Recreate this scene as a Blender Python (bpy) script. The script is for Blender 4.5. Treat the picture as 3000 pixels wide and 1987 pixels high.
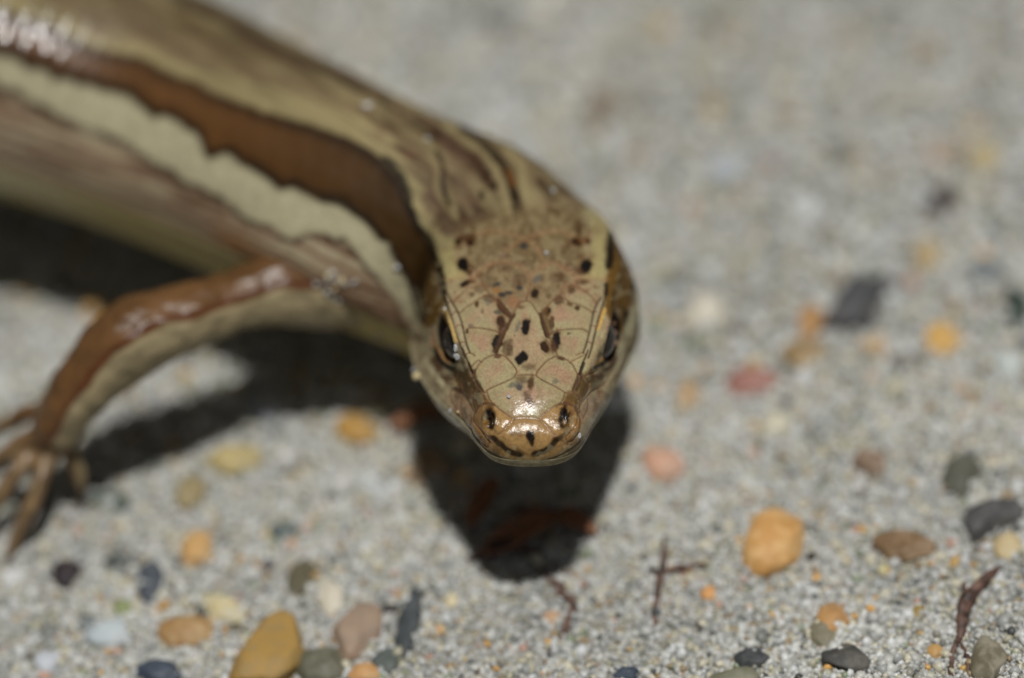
# A striped skink raising its head over coarse beach sand, macro flash photograph. 1 unit = 1 cm.
import bpy, math, random
import numpy as np

rng = np.random.default_rng(7)
random.seed(7)
scene = bpy.context.scene
for o in list(bpy.data.objects):
    bpy.data.objects.remove(o, do_unlink=True)
COL = scene.collection
rad = math.radians

# ------------------------------------------------------------------ camera, sky, sun, exposure
PITCH = rad(45.0)          # the camera looks down at the sand
DIST = 28.0                # cm from lens to the plane of focus
WIDTH = 4.2                # cm across the frame at that plane
HF = 1.157                 # height of the focus centre above the sand
APERTURE = 1.85            # cm, diameter of the lens opening
F = np.array([0.0, 0.0, HF])
FWD = np.array([0.0, math.cos(PITCH), -math.sin(PITCH)])
ROLL = rad(-7.5)           # the camera is held a little askew
_up0 = np.array([0.0, math.sin(PITCH), math.cos(PITCH)]); _r0 = np.array([1.0, 0.0, 0.0])
RIGHT = _r0 * math.cos(ROLL) + _up0 * math.sin(ROLL)
UP = -_r0 * math.sin(ROLL) + _up0 * math.cos(ROLL)

cam_d = bpy.data.cameras.new("camera")
cam = bpy.data.objects.new("camera", cam_d)
COL.objects.link(cam)
cam.location = tuple(F - DIST * FWD)
from mathutils import Vector, Matrix
cam.rotation_euler = Matrix((tuple(RIGHT), tuple(UP), tuple(-FWD))).transposed().to_euler()
cam_d.sensor_width = 36.0
cam_d.lens = 36.0 * DIST / WIDTH
cam_d.clip_start = 0.1
cam_d.clip_end = 5000.0
cam_d.dof.use_dof = True
cam_d.dof.focus_distance = DIST - 0.06
cam_d.dof.aperture_fstop = cam_d.lens * 1e-3 / APERTURE
cam_d.dof.aperture_blades = 7
scene.camera = cam

SUN_ELEV = rad(79.5)
SUN_AZ = rad(150.0)        # the flash stands above the camera, a touch to its right
world = bpy.data.worlds.new("World")
scene.world = world
world.use_nodes = True
wn = world.node_tree.nodes
sky = wn.new("ShaderNodeTexSky")
sky.sky_type = 'NISHITA'
sky.sun_disc = False
sky.sun_elevation = SUN_ELEV
sky.sun_rotation = SUN_AZ
hs = wn.new("ShaderNodeHueSaturation"); hs.inputs["Saturation"].default_value = 0.25
world.node_tree.links.new(sky.outputs[0], hs.inputs["Color"])
world.node_tree.links.new(hs.outputs[0], wn["Background"].inputs[0])
wn["Background"].inputs[1].default_value = 0.017   # flash picture: nearly no daylight

sun_d = bpy.data.lights.new("sun", 'SUN')
sun_d.energy = 3.2
sun_d.angle = rad(3.0)
sun_d.color = (1.0, 0.985, 0.955)
sun = bpy.data.objects.new("sun", sun_d)
COL.objects.link(sun)
sdir = Vector((math.sin(SUN_AZ) * math.cos(SUN_ELEV), math.cos(SUN_AZ) * math.cos(SUN_ELEV), math.sin(SUN_ELEV)))
sun.rotation_euler = sdir.to_track_quat('Z', 'Y').to_euler()
sun.location = tuple(sdir * 40)

scene.view_settings.view_transform = 'Standard'
scene.view_settings.look = 'None'
scene.view_settings.exposure = 0.0
scene.view_settings.gamma = 1.0
scene.view_settings.use_curve_mapping = False
scene.cycles.max_bounces = 5
scene.cycles.use_denoising = True

# ------------------------------------------------------------------ helpers
PXCM = 3000.0 / WIDTH      # photograph pixels per cm at the plane of focus

def P(px, py, D):
    """point seen at photograph pixel px, py lying D cm beyond the plane of focus"""
    k = (DIST + D) / DIST
    return F + RIGHT * ((px - 1500.0) / PXCM * k) + UP * ((993.5 - py) / PXCM * k) + FWD * D

def PH(px, py, h=0.0):
    """point seen at px, py at height h above the sand"""
    a = P(px, py, 0.0); c = F - DIST * FWD
    t = (h - c[2]) / (a[2] - c[2])
    return c + (a - c) * t

def project(V):
    q = V - F
    D = q @ FWD
    k = DIST / (DIST + D)
    return np.stack([1500.0 + (q @ RIGHT) * k * PXCM, 993.5 - (q @ UP) * k * PXCM], 1), D

def lin(r, g, b):
    f = lambda c: c / 12.92 if c <= 0.04045 else ((c + 0.055) / 1.055) ** 2.4
    return np.array([f(r / 255.0), f(g / 255.0), f(b / 255.0)])

def sstep(a, b, x):
    t = np.clip((x - a) / (b - a), 0, 1)
    return t * t * (3 - 2 * t)

def pchip(xs, ys, xq):
    xs = np.asarray(xs, float); ys = np.asarray(ys, float); xq = np.clip(xq, xs[0], xs[-1])
    h = np.diff(xs); d = np.diff(ys) / h
    m = np.zeros_like(ys)
    for i in range(1, len(xs) - 1):
        if d[i - 1] * d[i] > 0:
            w1 = 2 * h[i] + h[i - 1]; w2 = h[i] + 2 * h[i - 1]
            m[i] = (w1 + w2) / (w1 / d[i - 1] + w2 / d[i])
    m[0] = d[0]; m[-1] = d[-1]
    i = np.clip(np.searchsorted(xs, xq) - 1, 0, len(xs) - 2)
    t = (xq - xs[i]) / h[i]
    return ((1 + 2 * t) * (1 - t) ** 2 * ys[i] + t * (1 - t) ** 2 * h[i] * m[i]
            + t * t * (3 - 2 * t) * ys[i + 1] + t * t * (t - 1) * h[i] * m[i + 1])

def catmull(pts, n):
    """dense smooth polyline through pts"""
    pts = np.asarray(pts, float)
    e = np.vstack([2 * pts[0] - pts[1], pts, 2 * pts[-1] - pts[-2]])
    out = []
    for i in range(1, len(e) - 2):
        t = np.linspace(0, 1, n, endpoint=False)[:, None]
        p0, p1, p2, p3 = e[i - 1], e[i], e[i + 1], e[i + 2]
        out.append(0.5 * (2 * p1 + (p2 - p0) * t + (2 * p0 - 5 * p1 + 4 * p2 - p3) * t ** 2 + (3 * p1 - p0 - 3 * p2 + p3) * t ** 3))
    out.append(pts[-1:])
    return np.vstack(out)

def vnoise(pts, freq, seed=0):
    """cheap smooth value noise for arrays of points, 0..1"""
    q = np.asarray(pts) * freq + seed * 17.31
    i = np.floor(q).astype(np.int64); f = q - i
    f = f * f * (3 - 2 * f)
    dim = q.shape[1]
    res = np.zeros(len(q))
    for c in range(2 ** dim):
        w = np.ones(len(q)); hsh = np.full(len(q), seed * 7919 + 13, np.int64)
        for k in range(dim):
            bit = (c >> k) & 1
            w *= f[:, k] if bit else 1 - f[:, k]
            hsh = hsh * 73856093 + (i[:, k] + bit) * (19349663 + k * 4256249)
        hsh = (hsh ^ (hsh >> 13)) * 1274126177
        hsh = (hsh ^ (hsh >> 16)) & 0xFFFF
        res += w * hsh / 65535.0
    return res

def fbm(pts, freq, seed=0, oct=3):
    r = 0; a = 1; s = 0
    for k in range(oct):
        r = r + a * vnoise(pts, freq * 2 ** k, seed + k); s += a; a *= 0.5
    return r / s

def new_mesh_object(name, V, faces, mat=None, parent=None, smooth=True, colors=None, floats=None):
    me = bpy.data.meshes.new(name)
    V = np.ascontiguousarray(V, np.float32)
    if isinstance(faces, np.ndarray):
        k = faces.shape[1]; n = len(faces)
        me.vertices.add(len(V)); me.vertices.foreach_set("co", V.ravel())
        me.loops.add(n * k); me.loops.foreach_set("vertex_index", faces.astype(np.int32).ravel())
        me.polygons.add(n)
        me.polygons.foreach_set("loop_start", np.arange(0, n * k, k, dtype=np.int32))
        me.update(calc_edges=True)
    else:
        me.from_pydata([tuple(v) for v in V], [], faces)
    if smooth:
        me.polygons.foreach_set("use_smooth", np.ones(len(me.polygons), dtype=bool))
    if colors is not None:
        a = me.color_attributes.new("Col", 'FLOAT_COLOR', 'POINT')
        c4 = np.ones((len(V), 4), np.float32); c4[:, :3] = colors
        a.data.foreach_set("color", c4.ravel())
    for k, arr in (floats or {}).items():
        a = me.attributes.new(k, 'FLOAT', 'POINT')
        a.data.foreach_set("value", np.asarray(arr, np.float32))
    me.update()
    o = bpy.data.objects.new(name, me)
    if mat: me.materials.append(mat)
    COL.objects.link(o)
    if parent is not None: o.parent = parent
    return o

def tag(o, label=None, cat=None, group=None, kind=None):
    if label: o["label"] = label
    if cat: o["category"] = cat
    if group: o["group"] = group
    if kind: o["kind"] = kind
    return o

def material(name):
    m = bpy.data.materials.new(name); m.use_nodes = True
    nt = m.node_tree
    return m, nt.nodes, nt.links, nt.nodes["Principled BSDF"]

def rgba(c): return (float(c[0]), float(c[1]), float(c[2]), 1.0)

def icosphere(sub):
    t = (1 + 5 ** 0.5) / 2
    v = [(-1, t, 0), (1, t, 0), (-1, -t, 0), (1, -t, 0), (0, -1, t), (0, 1, t), (0, -1, -t), (0, 1, -t), (t, 0, -1), (t, 0, 1), (-t, 0, -1), (-t, 0, 1)]
    f = [(0, 11, 5), (0, 5, 1), (0, 1, 7), (0, 7, 10), (0, 10, 11), (1, 5, 9), (5, 11, 4), (11, 10, 2), (10, 7, 6), (7, 1, 8), (3, 9, 4), (3, 4, 2), (3, 2, 6), (3, 6, 8), (3, 8, 9), (4, 9, 5), (2, 4, 11), (6, 2, 10), (8, 6, 7), (9, 8, 1)]
    v = [np.array(x) / np.linalg.norm(x) for x in v]
    for _ in range(sub):
        cache = {}; nf = []
        def mid(a, b):
            k = (min(a, b), max(a, b))
            if k not in cache:
                m = v[a] + v[b]; v.append(m / np.linalg.norm(m)); cache[k] = len(v) - 1
            return cache[k]
        for a, b, c in f:
            ab, bc, ca = mid(a, b), mid(b, c), mid(c, a)
            nf += [(a, ab, ca), (b, bc, ab), (c, ca, bc), (ab, bc, ca)]
        f = nf
    return np.array(v), np.array(f)

ICO0, ICO2, ICO3 = icosphere(0), icosphere(2), icosphere(3)

# ------------------------------------------------------------------ the sand
def ground_z(x, y):
    p = np.stack([x, y], 1)
    return (fbm(p, 0.9, 3, 3) - 0.5) * 0.10 + (fbm(p, 4.0, 9, 2) - 0.5) * 0.035

def axis(c0, c1, step):
    a = list(np.arange(c0, c1, step)); s = step; lo = []; x = c0
    while x > -900:
        s *= 1.22; x -= s; lo.append(x)
    s = step; x = a[-1]
    while x < 900:
        s *= 1.22; x += s; a.append(x)
    return np.array(lo[::-1] + a)

gx = axis(-4.5, 4.5, 0.05); gy = axis(-2.5, 7.5, 0.05)
GX, GY = np.meshgrid(gx, gy)
fade = np.clip(1.5 - np.hypot(GX.ravel(), GY.ravel()) / 20, 0, 1)
gz = ground_z(GX.ravel(), GY.ravel()) * fade
nx, ny = len(gx), len(gy)
ii = np.arange(nx - 1)[None, :] + np.arange(ny - 1)[:, None] * nx
gf = np.stack([ii, ii + 1, ii + 1 + nx, ii + nx], 2).reshape(-1, 4)

msand, N, L, B = material("sand_ground")
tc = N.new("ShaderNodeTexCoord")
vo = N.new("ShaderNodeTexVoronoi"); vo.inputs["Scale"].default_value = 36
vo2 = N.new("ShaderNodeTexVoronoi"); vo2.inputs["Scale"].default_value = 55
nz = N.new("ShaderNodeTexNoise"); nz.inputs["Scale"].default_value = 2.2; nz.inputs["Detail"].default_value = 5
for n in (vo, vo2, nz): L.new(tc.outputs["Object"], n.inputs["Vector"])
sep = N.new("ShaderNodeSeparateColor"); L.new(vo.outputs["Color"], sep.inputs[0])
cr = N.new("ShaderNodeValToRGB"); cr.color_ramp.interpolation = 'CONSTANT'
stops = [(0, (168, 166, 158)), (.25, (150, 150, 146)), (.42, (182, 178, 165)), (.64, (166, 160, 140)), (.74, (186, 186, 184)), (.88, (140, 136, 124)), (.96, (98, 98, 94)), (.985, (165, 138, 96))]
el = cr.color_ramp.elements
while len(el) < len(stops): el.new(0.5)
for e, (p, c) in zip(el, stops): e.position = p; e.color = rgba(lin(*c) * np.array([1.05, 1.08, 1.12]))
L.new(sep.outputs[0], cr.inputs[0])
mx = N.new("ShaderNodeMix"); mx.data_type = 'RGBA'; mx.blend_type = 'MULTIPLY'; mx.inputs[0].default_value = 0.5
cr2 = N.new("ShaderNodeValToRGB"); cr2.color_ramp.elements[0].color = (.78, .77, .74, 1); cr2.color_ramp.elements[1].color = (1, 1, 1, 1)
cr2.color_ramp.elements[0].position = .35; cr2.color_ramp.elements[1].position = .65
L.new(nz.outputs[0], cr2.inputs[0]); L.new(cr.outputs[0], mx.inputs[6]); L.new(cr2.outputs[0], mx.inputs[7]); L.new(mx.outputs[2], B.inputs["Base Color"])
B.inputs["Roughness"].default_value = 0.75
bp = N.new("ShaderNodeBump"); bp.inputs["Strength"].default_value = 0.7; bp.inputs["Distance"].default_value = 0.02; bp.invert = True
ad = N.new("ShaderNodeMath"); ad.operation = 'ADD'
L.new(vo.outputs["Distance"], ad.inputs[0]); L.new(vo2.outputs["Distance"], ad.inputs[1]); L.new(ad.outputs[0], bp.inputs["Height"]); L.new(bp.outputs[0], B.inputs["Normal"])
ground = new_mesh_object("ground", np.stack([GX.ravel(), GY.ravel(), gz], 1), gf, msand)
tag(ground, "pale grey beach sand the skink stands on", None, None, "structure")

# loose grains: nobody could count them, one object
PAL = [((172, 171, 165), 34), ((184, 184, 178), 16), ((150, 151, 147), 14), ((188, 182, 160), 10), ((164, 160, 138), 8), ((198, 199, 197), 8),
       ((134, 132, 120), 7), ((112, 114, 108), 4), ((74, 76, 76), 1.3), ((182, 146, 84), 1.2), ((196, 150, 80), .6), ((142, 122, 92), 3.5), ((128, 138, 112), 1.2), ((176, 140, 122), .8), ((52, 48, 46), .5)]
pal_c = np.array([lin(*c) for c, w in PAL]); pal_w = np.array([w for c, w in PAL], float); pal_w /= pal_w.sum()
gpos = []; gsize = []
def scatter(x0, x1, y0, y1, n, med, sig, lo, hi, outer=False):
    x = rng.uniform(x0, x1, n); y = rng.uniform(y0, y1, n)
    s = np.clip(med * np.exp(rng.normal(0, sig, n)), lo, hi)
    if outer:      # the finer grains already cover the middle
        k = (np.abs(x) > 2.5) | (y > 0.75) | (y < -1.4); x, y, s = x[k], y[k], s[k]
    gpos.append(np.stack([x, y], 1)); gsize.append(s)
scatter(-2.6, 2.6, -1.5, 0.7, 52000, 0.0122, 0.36, 0.006, 0.034)
scatter(-3.4, 3.4, 0.7, 5.0, 24000, 0.021, 0.35, 0.010, 0.045)
scatter(-5.2, 5.2, -3.2, 7.2, 16000, 0.026, 0.35, 0.012, 0.05, True)
scatter(-3.2, 3.2, 0.3, 5.0, 420, 0.045, 0.3, 0.03, 0.085)
scatter(-2.4, 2.4, -1.3, 0.3, 45, 0.031, 0.2, 0.024, 0.042)
gp = np.vstack(gpos); gs = np.concatenate(gsize); ng = len(gp)
base_v, base_f = ICO0
K = len(base_v)
rot = rng.normal(size=(ng, 4)); rot /= np.linalg.norm(rot, axis=1)[:, None]
w_, x_, y_, z_ = rot.T
Rm = np.stack([np.stack([1 - 2 * (y_**2 + z_**2), 2 * (x_*y_ - z_*w_), 2 * (x_*z_ + y_*w_)], 1),
               np.stack([2 * (x_*y_ + z_*w_), 1 - 2 * (x_**2 + z_**2), 2 * (y_*z_ - x_*w_)], 1),
               np.stack([2 * (x_*z_ - y_*w_), 2 * (y_*z_ + x_*w_), 1 - 2 * (x_**2 + y_**2)], 1)], 1)
shape = base_v[None] * rng.uniform(0.62, 1.3, (ng, K, 1)) * rng.uniform(0.6, 1.35, (ng, 1, 3))
gv = np.einsum('nij,nkj->nki', Rm, shape) * gs[:, None, None]
gzc = ground_z(gp[:, 0], gp[:, 1]) + gs * rng.uniform(-0.05, 0.55, ng)
gv += np.concatenate([gp, gzc[:, None]], 1)[:, None, :]
gfc = (base_f[None] + (np.arange(ng) * K)[:, None, None]).reshape(-1, 3)
gc = pal_c[rng.choice(len(PAL), ng, p=pal_w)] * rng.uniform(0.92, 1.12, (ng, 1)) * np.array([1.06, 1.07, 1.085]) * (0.86 + .28 * fbm(gp, 1.1, 15, 3))[:, None]
gcv = np.repeat(gc, K, axis=0)
mgrain, N, L, B = material("sand_grains")
at = N.new("ShaderNodeAttribute"); at.attribute_name = "Col"
L.new(at.outputs["Color"], B.inputs["Base Color"])
B.inputs["Roughness"].default_value = 0.42
grains = new_mesh_object("sand_grains", gv.reshape(-1, 3), gfc, mgrain, smooth=False, colors=gcv)
tag(grains, "loose pale grey and ochre sand grains covering the ground", "sand", None, "stuff")

# ------------------------------------------------------------------ the skink
MM = 0.1
PHI = rad(40.0)     # between the line of sight and the axis of the head
fullk = 3000 / 2367.0
sn = P(1228 * fullk, 1050 * fullk, -0.138)
bdir = UP * math.sin(PHI) + FWD * math.cos(PHI) + RIGHT * (-0.012)
bdir /= np.linalg.norm(bdir)
ctrl = [sn + bdir * (k * MM) for k in (0, 2, 4, 6, 8, 9.5)]
for (fx, fy, h) in [(1128, 592, .775), (1030, 548, .79), (875, 500, .80), (720, 442, .80), (585, 385, .785), (400, 308, .77), (260, 255, .78), (110, 205, .82), (-60, 160, .87), (-300, 105, .90), (-620, 80, .84), (-1000, 120, .66), (-1500, 260, .35), (-2000, 500, .1)]:
    ctrl.append(PH(fx * fullk, fy * fullk, h))
ctrl = np.array(ctrl)
sp = catmull(ctrl, 40)
# smooth the turn of the neck a little
for _ in range(240):
    q = sp.copy(); q[1:-1] = (sp[:-2] + sp[1:-1] * 2 + sp[2:]) / 4
    w = sstep(120, 235, np.arange(len(sp)))[:, None]
    sp = sp * (1 - w) + q * w
arc = np.concatenate([[0], np.cumsum(np.linalg.norm(np.diff(sp, axis=0), axis=1))]) / MM   # in mm
LTOT = arc[-1] - 0.5

ls = [0.0, 0.1, 0.3, 0.6, 1.0, 1.8, 2.7, 4.0, 5.0, 6.1, 7.5, 9.0, 11., 13.]
T = {
 'x0': [0]*14, 'z0': [0.0, .48, .76, .98, 1.20, 1.60, 1.88, 2.27, 2.60, 2.97, 3.40, 3.75, 4.05, 4.3],
 'x1': [0, .35, .55, .65, .75, .85, 1.0, 1.25, 1.5, 1.65, 1.75, 1.9, 2.1, 2.2], 'z1': [-.02, .46, .74, .96, 1.17, 1.55, 1.83, 2.23, 2.56, 2.93, 3.34, 3.66, 3.87, 4.02],
 'x2': [0, .65, 1.05, 1.25, 1.4, 1.7, 2.04, 2.6, 2.95, 3.2, 3.35, 3.5, 3.7, 3.7], 'z2': [-.05, .45, .72, .92, 1.08, 1.3, 1.55, 2.0, 2.3, 2.62, 2.9, 2.95, 2.75, 2.5],
 'x3': [0, .78, 1.25, 1.55, 1.75, 2.05, 2.3, 2.75, 3.0, 3.25, 3.6, 3.9, 4.2, 4.15], 'z3': [-.1, .3, .5, .65, .8, .9, 1.0, 1.3, 1.6, 1.9, 2.2, 2.2, 1.9, 1.6],
 'x4': [0, .85, 1.35, 1.72, 1.95, 2.32, 2.5, 2.85, 3.2, 3.55, 4.0, 4.4, 4.6, 4.45], 'z4': [-.12, .1, .2, .3, .35, .3, .3, .4, .5, .6, .8, .9, .7, .3],
 'x5': [0, .88, 1.4, 1.78, 2.03, 2.38, 2.65, 3.05, 3.4, 3.75, 4.2, 4.55, 4.7, 4.5], 'z5': [-.15, -.1, -.08, -.05, -.05, -.1, -.15, -.15, -.15, -.15, -.1, -.1, -.2, -.5],
 'x6': [0, .86, 1.38, 1.75, 2.0, 2.32, 2.65, 3.12, 3.48, 3.82, 4.22, 4.55, 4.7, 4.45], 'z6': [-.2, -.28, -.3, -.32, -.35, -.4, -.45, -.55, -.65, -.75, -.85, -.9, -1.0, -1.2],
 'x7': [0, .80, 1.29, 1.66, 1.9, 2.22, 2.55, 3.02, 3.39, 3.74, 4.17, 4.52, 4.68, 4.4], 'z7': [-.25, -.34, -.37, -.4, -.43, -.48, -.54, -.65, -.75, -.85, -.96, -1.05, -1.2, -1.5],
 'x8': [0, .84, 1.34, 1.7, 1.96, 2.28, 2.6, 3.08, 3.44, 3.78, 4.15, 4.45, 4.6, 4.3], 'z8': [-.28, -.40, -.45, -.5, -.56, -.63, -.75, -.85, -.95, -1.05, -1.15, -1.3, -1.6, -2],
 'x9': [0, .6, 1.0, 1.3, 1.5, 1.8, 2.0, 2.4, 2.7, 2.9, 3.1, 3.3, 3.4, 3.3], 'z9': [-.36, -.62, -.78, -.92, -1.1, -1.35, -1.55, -1.85, -1.95, -2.05, -2.3, -2.7, -3.2, -3.8],
 'x10': [0]*14, 'z10': [-.4, -.68, -.88, -1.05, -1.25, -1.55, -1.8, -2.1, -2.25, -2.4, -2.7, -3.2, -3.9, -4.6],
}
body_st = [(17, 4.75, 4.35), (21, 4.95, 4.7), (26, 5.2, 5.0), (32, 5.7, 5.4), (38, 6.0, 5.6), (48, 6.1, 5.5), (60, 5.2, 4.6), (72, 3.2, 3.0), (90, 1.6, 1.5), (200, .4, .4)]
th = np.radians([0, 25, 50, 66, 82, 96, 106, 111, 120, 148, 180])
allx = {j: list(T['x%d' % j]) for j in range(11)}; allz = {j: list(T['z%d' % j]) for j in range(11)}
st_l = list(ls)
for (l, W, H) in body_st:
    st_l.append(l)
    for j in range(11):
        allx[j].append(W * math.sin(th[j])); c = math.cos(th[j])
        allz[j].append(H * c * ({17: 1.10, 21: 1.12, 26: 1.14, 32: 1.15, 38: 1.14, 48: 1.1}.get(l, 1) if c > 0 else {17: 1.16, 21: 1.06, 26: .96}.get(l, .88)))
# ring positions along the animal (mm)
lq = np.concatenate([np.linspace(0.02, 1, 40, endpoint=False) ** 2 * 1.0, np.arange(1.0, 11, 0.042), np.arange(11, 16, 0.07), np.arange(16, 44, 0.12), np.arange(44, LTOT, 0.6), [LTOT]])
nr = len(lq)
sq = np.sqrt(np.asarray(st_l))
CX = np.stack([pchip(sq, allx[j], np.sqrt(lq)) for j in range(11)], 1)
CZ = np.stack([pchip(sq, allz[j], np.sqrt(lq)) for j in range(11)], 1)
# around: index parameter 0..10, denser on the crown and the side of the head
tt = np.concatenate([np.linspace(0, 2, 80, endpoint=False), np.linspace(2, 4, 50, endpoint=False), np.linspace(4, 8, 64, endpoint=False), np.linspace(8, 10, 24)])
def around(Cv, sgn):
    E = np.concatenate([Cv[:, 1:2] * sgn, Cv, Cv[:, 9:10] * sgn], 1)
    i = np.clip(np.floor(tt).astype(int), 0, 9); t = tt - i
    p0, p1, p2, p3 = E[:, i], E[:, i + 1], E[:, i + 2], E[:, i + 3]
    return 0.5 * (2 * p1 + (p2 - p0) * t + (2 * p0 - 5 * p1 + 4 * p2 - p3) * t ** 2 + (3 * p1 - p0 - 3 * p2 + p3) * t ** 3)
HX = around(CX, -1); HZ = around(CZ, 1); HX[:, 0] = 0; HX[:, -1] = 0; HX[0] = 0
nh = len(tt)
# full ring: image-left side (negative x) from top to bottom, then image-right from bottom to top
tfull = np.concatenate([tt, tt[-2:0:-1]]); sgnf = np.concatenate([-np.ones(nh), np.ones(nh - 2)])
RX = np.concatenate([-HX, HX[:, -2:0:-1]], 1); RZ = np.concatenate([HZ, HZ[:, -2:0:-1]], 1)
nc = RX.shape[1]
RX = np.where(sgnf[None] < 0, RX * (1 - .15 * np.exp(-((lq - 13.2) / 3.6) ** 2) * sstep(7.5, 10.5, lq))[:, None], RX)
# the jaw on the side of the bend bulges outwards
wj = (sstep(1.5, 6, lq) * sstep(20, 12, lq))[:, None] * (sstep(4.6, 7.0, tfull) * sstep(10, 9, tfull))[None] * (sgnf < 0)[None]
RX = RX - .55 * wj; RZ = RZ - .40 * wj
# frames along the spine
SPN = np.stack([np.interp(lq, arc, sp[:, k]) for k in range(3)], 1)
dl = 0.6
TA = np.stack([np.interp(np.minimum(lq + dl, LTOT), arc, sp[:, k]) - np.interp(np.maximum(lq - dl, 0), arc, sp[:, k]) for k in range(3)], 1)
TA /= np.linalg.norm(TA, axis=1)[:, None]
RR = np.cross(TA, [0, 0, 1.0]); RR /= np.linalg.norm(RR, axis=1)[:, None]
NN = np.cross(RR, TA)
roll_h = math.asin(np.clip(RIGHT @ NN[60], -1, 1))        # the head leans with the picture
rollv = np.interp(lq, [0, 9, 13, 20, 200], [-roll_h, -roll_h, rad(8), rad(26), rad(26)])
cr_, sr_ = np.cos(rollv)[:, None], np.sin(rollv)[:, None]
RR, NN = RR * cr_ - NN * sr_, NN * cr_ + RR * sr_
V = SPN[:, None, :] + RR[:, None, :] * (RX * MM)[:, :, None] + NN[:, None, :] * (RZ * MM)[:, :, None]
LL = np.repeat(lq[:, None], nc, 1); TT = np.repeat(tfull[None], nr, 0); SS = np.repeat(sgnf[None], nr, 0)

def normals(V):
    du = np.gradient(V, axis=0); dv = np.roll(V, -1, 1) - np.roll(V, 1, 1)
    n = np.cross(du, dv); n /= np.linalg.norm(n, axis=2)[:, :, None] + 1e-12
    return n
NO = normals(V)
if np.mean(np.sum(NO * (V - SPN[:, None, :]), 2)) < 0: NO = -NO

# shoulder bulge and a fold behind the jaw
bul = np.exp(-((LL - 18.5) / 3.2) ** 2 - ((TT - 5.6) / 1.6) ** 2)
V = V + NO * (bul * 0.05)[:, :, None]

# eye sockets: sink the skin and raise a rim
EYE_L, EYE_Z, EYE_X, EYE_R = 5.75, 1.32, 2.54, 1.12
er = np.hypot((LL - EYE_L) / 1.22, (RZ - EYE_Z) / 0.92)
side = (np.abs(RX) > 2.6) & (TT > 2.05) & (TT < 5.5) & (LL < 9)
sock = np.where(side, -0.030 * sstep(1.0, 0.55, er) + 0.010 * np.exp(-((er - 1.08) / 0.16) ** 2), 0)
V = V + NO * sock[:, :, None]
# nostrils
for s in (-1, 1):
    nd = np.hypot((LL - 1.05) / 0.30, (RX - s * 1.66) / 0.16)
    nd = np.where((TT < 4) & (LL < 2.5), nd, 9)
    V = V + NO * (-0.030 * sstep(1.15, 0.35, nd) + 0.006 * np.exp(-((nd - 1.6) / .45) ** 2))[:, :, None]

PXY, DEP = project(V.reshape(-1, 3))
NOF = NO.reshape(-1, 3)
LF, TF, SF, XF = LL.ravel(), TT.ravel(), SS.ravel(), RX.ravel()
camp = F - DIST * FWD
facing = np.sum(NOF * (camp - V.reshape(-1, 3)), 1) / DIST

# ---- traced marks, in photograph pixels
def cA(*p): return np.array([(1250 + x / 3.92, 650 + y / 3.92) for x, y in p])
def cB(*p): return np.array([(1250 + x / 3.485, 950 + y / 3.485) for x, y in p])
def cC(*p): return np.array([(1700 + x / 2.612, 650 + y / 2.612) for x, y in p])
def cD(*p): return np.array([(1150 + x / 3.136, 800 + y / 3.136) for x, y in p])
def c2(*p): return np.array([(x / 1.96, y / 1.96) for x, y in p])
def c3(*p): return np.array([(900 + x / 2.24, 200 + y / 2.24) for x, y in p])
def cF(*p): return np.array([(x * fullk, y * fullk) for x, y in p])

hm = LF < 15
HP = PXY[hm]

def dist_poly(Q, pts, smooth=True):
    if smooth and len(pts) > 2: pts = catmull(pts, 5)
    d = np.full(len(Q), 1e9)
    lo = pts.min(0) - 60; hi = pts.max(0) + 60
    m = np.all((Q > lo) & (Q < hi), 1)
    q = Q[m]; dd = np.full(len(q), 1e9)
    for a, b in zip(pts[:-1], pts[1:]):
        ab = b - a; t = np.clip(((q - a) @ ab) / (ab @ ab + 1e-9), 0, 1)
        dd = np.minimum(dd, np.hypot(*(q - a - t[:, None] * ab).T))
    d[m] = dd
    return d

pink_lines = [
 cA((450,1260),(470,1225),(560,1215),(700,1235),(800,1260),(875,1300)),
 cA((380,1050),(440,990),(540,930),(610,880),(680,850),(740,865),(800,900),(860,960),(930,1040),(990,1080)),
 cA((310,930),(360,860),(440,790),(540,735),(620,720),(680,760),(720,830),(740,860)),
 cA((1310,1050),(1370,990),(1430,920),(1500,880),(1570,875),(1640,920),(1740,950),(1830,990),(1890,1030),(1910,1060)),
 cA((1520,880),(1560,790),(1600,740),(1680,725),(1780,770),(1870,840),(1930,900),(1945,930)),
 cA((1400,1300),(1470,1255),(1560,1240),(1700,1230),(1800,1235),(1850,1265)),
 cA((1140,905),(1160,830),(1190,720),(1200,640)),
 cA((1200,640),(1130,560),(1010,490),(880,460),(740,480),(640,540),(560,610),(545,660)),
 cA((1200,640),(1230,570),(1330,510),(1450,480),(1560,520),(1680,600),(1740,650)),
 cA((1140,905),(1070,930),(1010,1020),(985,1090),(940,1170),(880,1290),(830,1400),(785,1510)),
 cA((1140,905),(1200,930),(1265,1030),(1310,1080),(1350,1200),(1400,1310),(1455,1420),(1500,1530)),
 cB((480,510),(520,430),(580,365),(650,325),(720,310),(800,330),(860,390),(910,455),(920,490)),
 cB((1540,510),(1500,430),(1440,370),(1370,335),(1320,330),(1250,360),(1190,410),(1140,470),(1115,520)),
 cB((920,490),(890,540),(830,575),(740,615),(650,655),(610,680)),
 cB((1120,530),(1180,570),(1260,610),(1340,650),(1415,700)),
]
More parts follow.
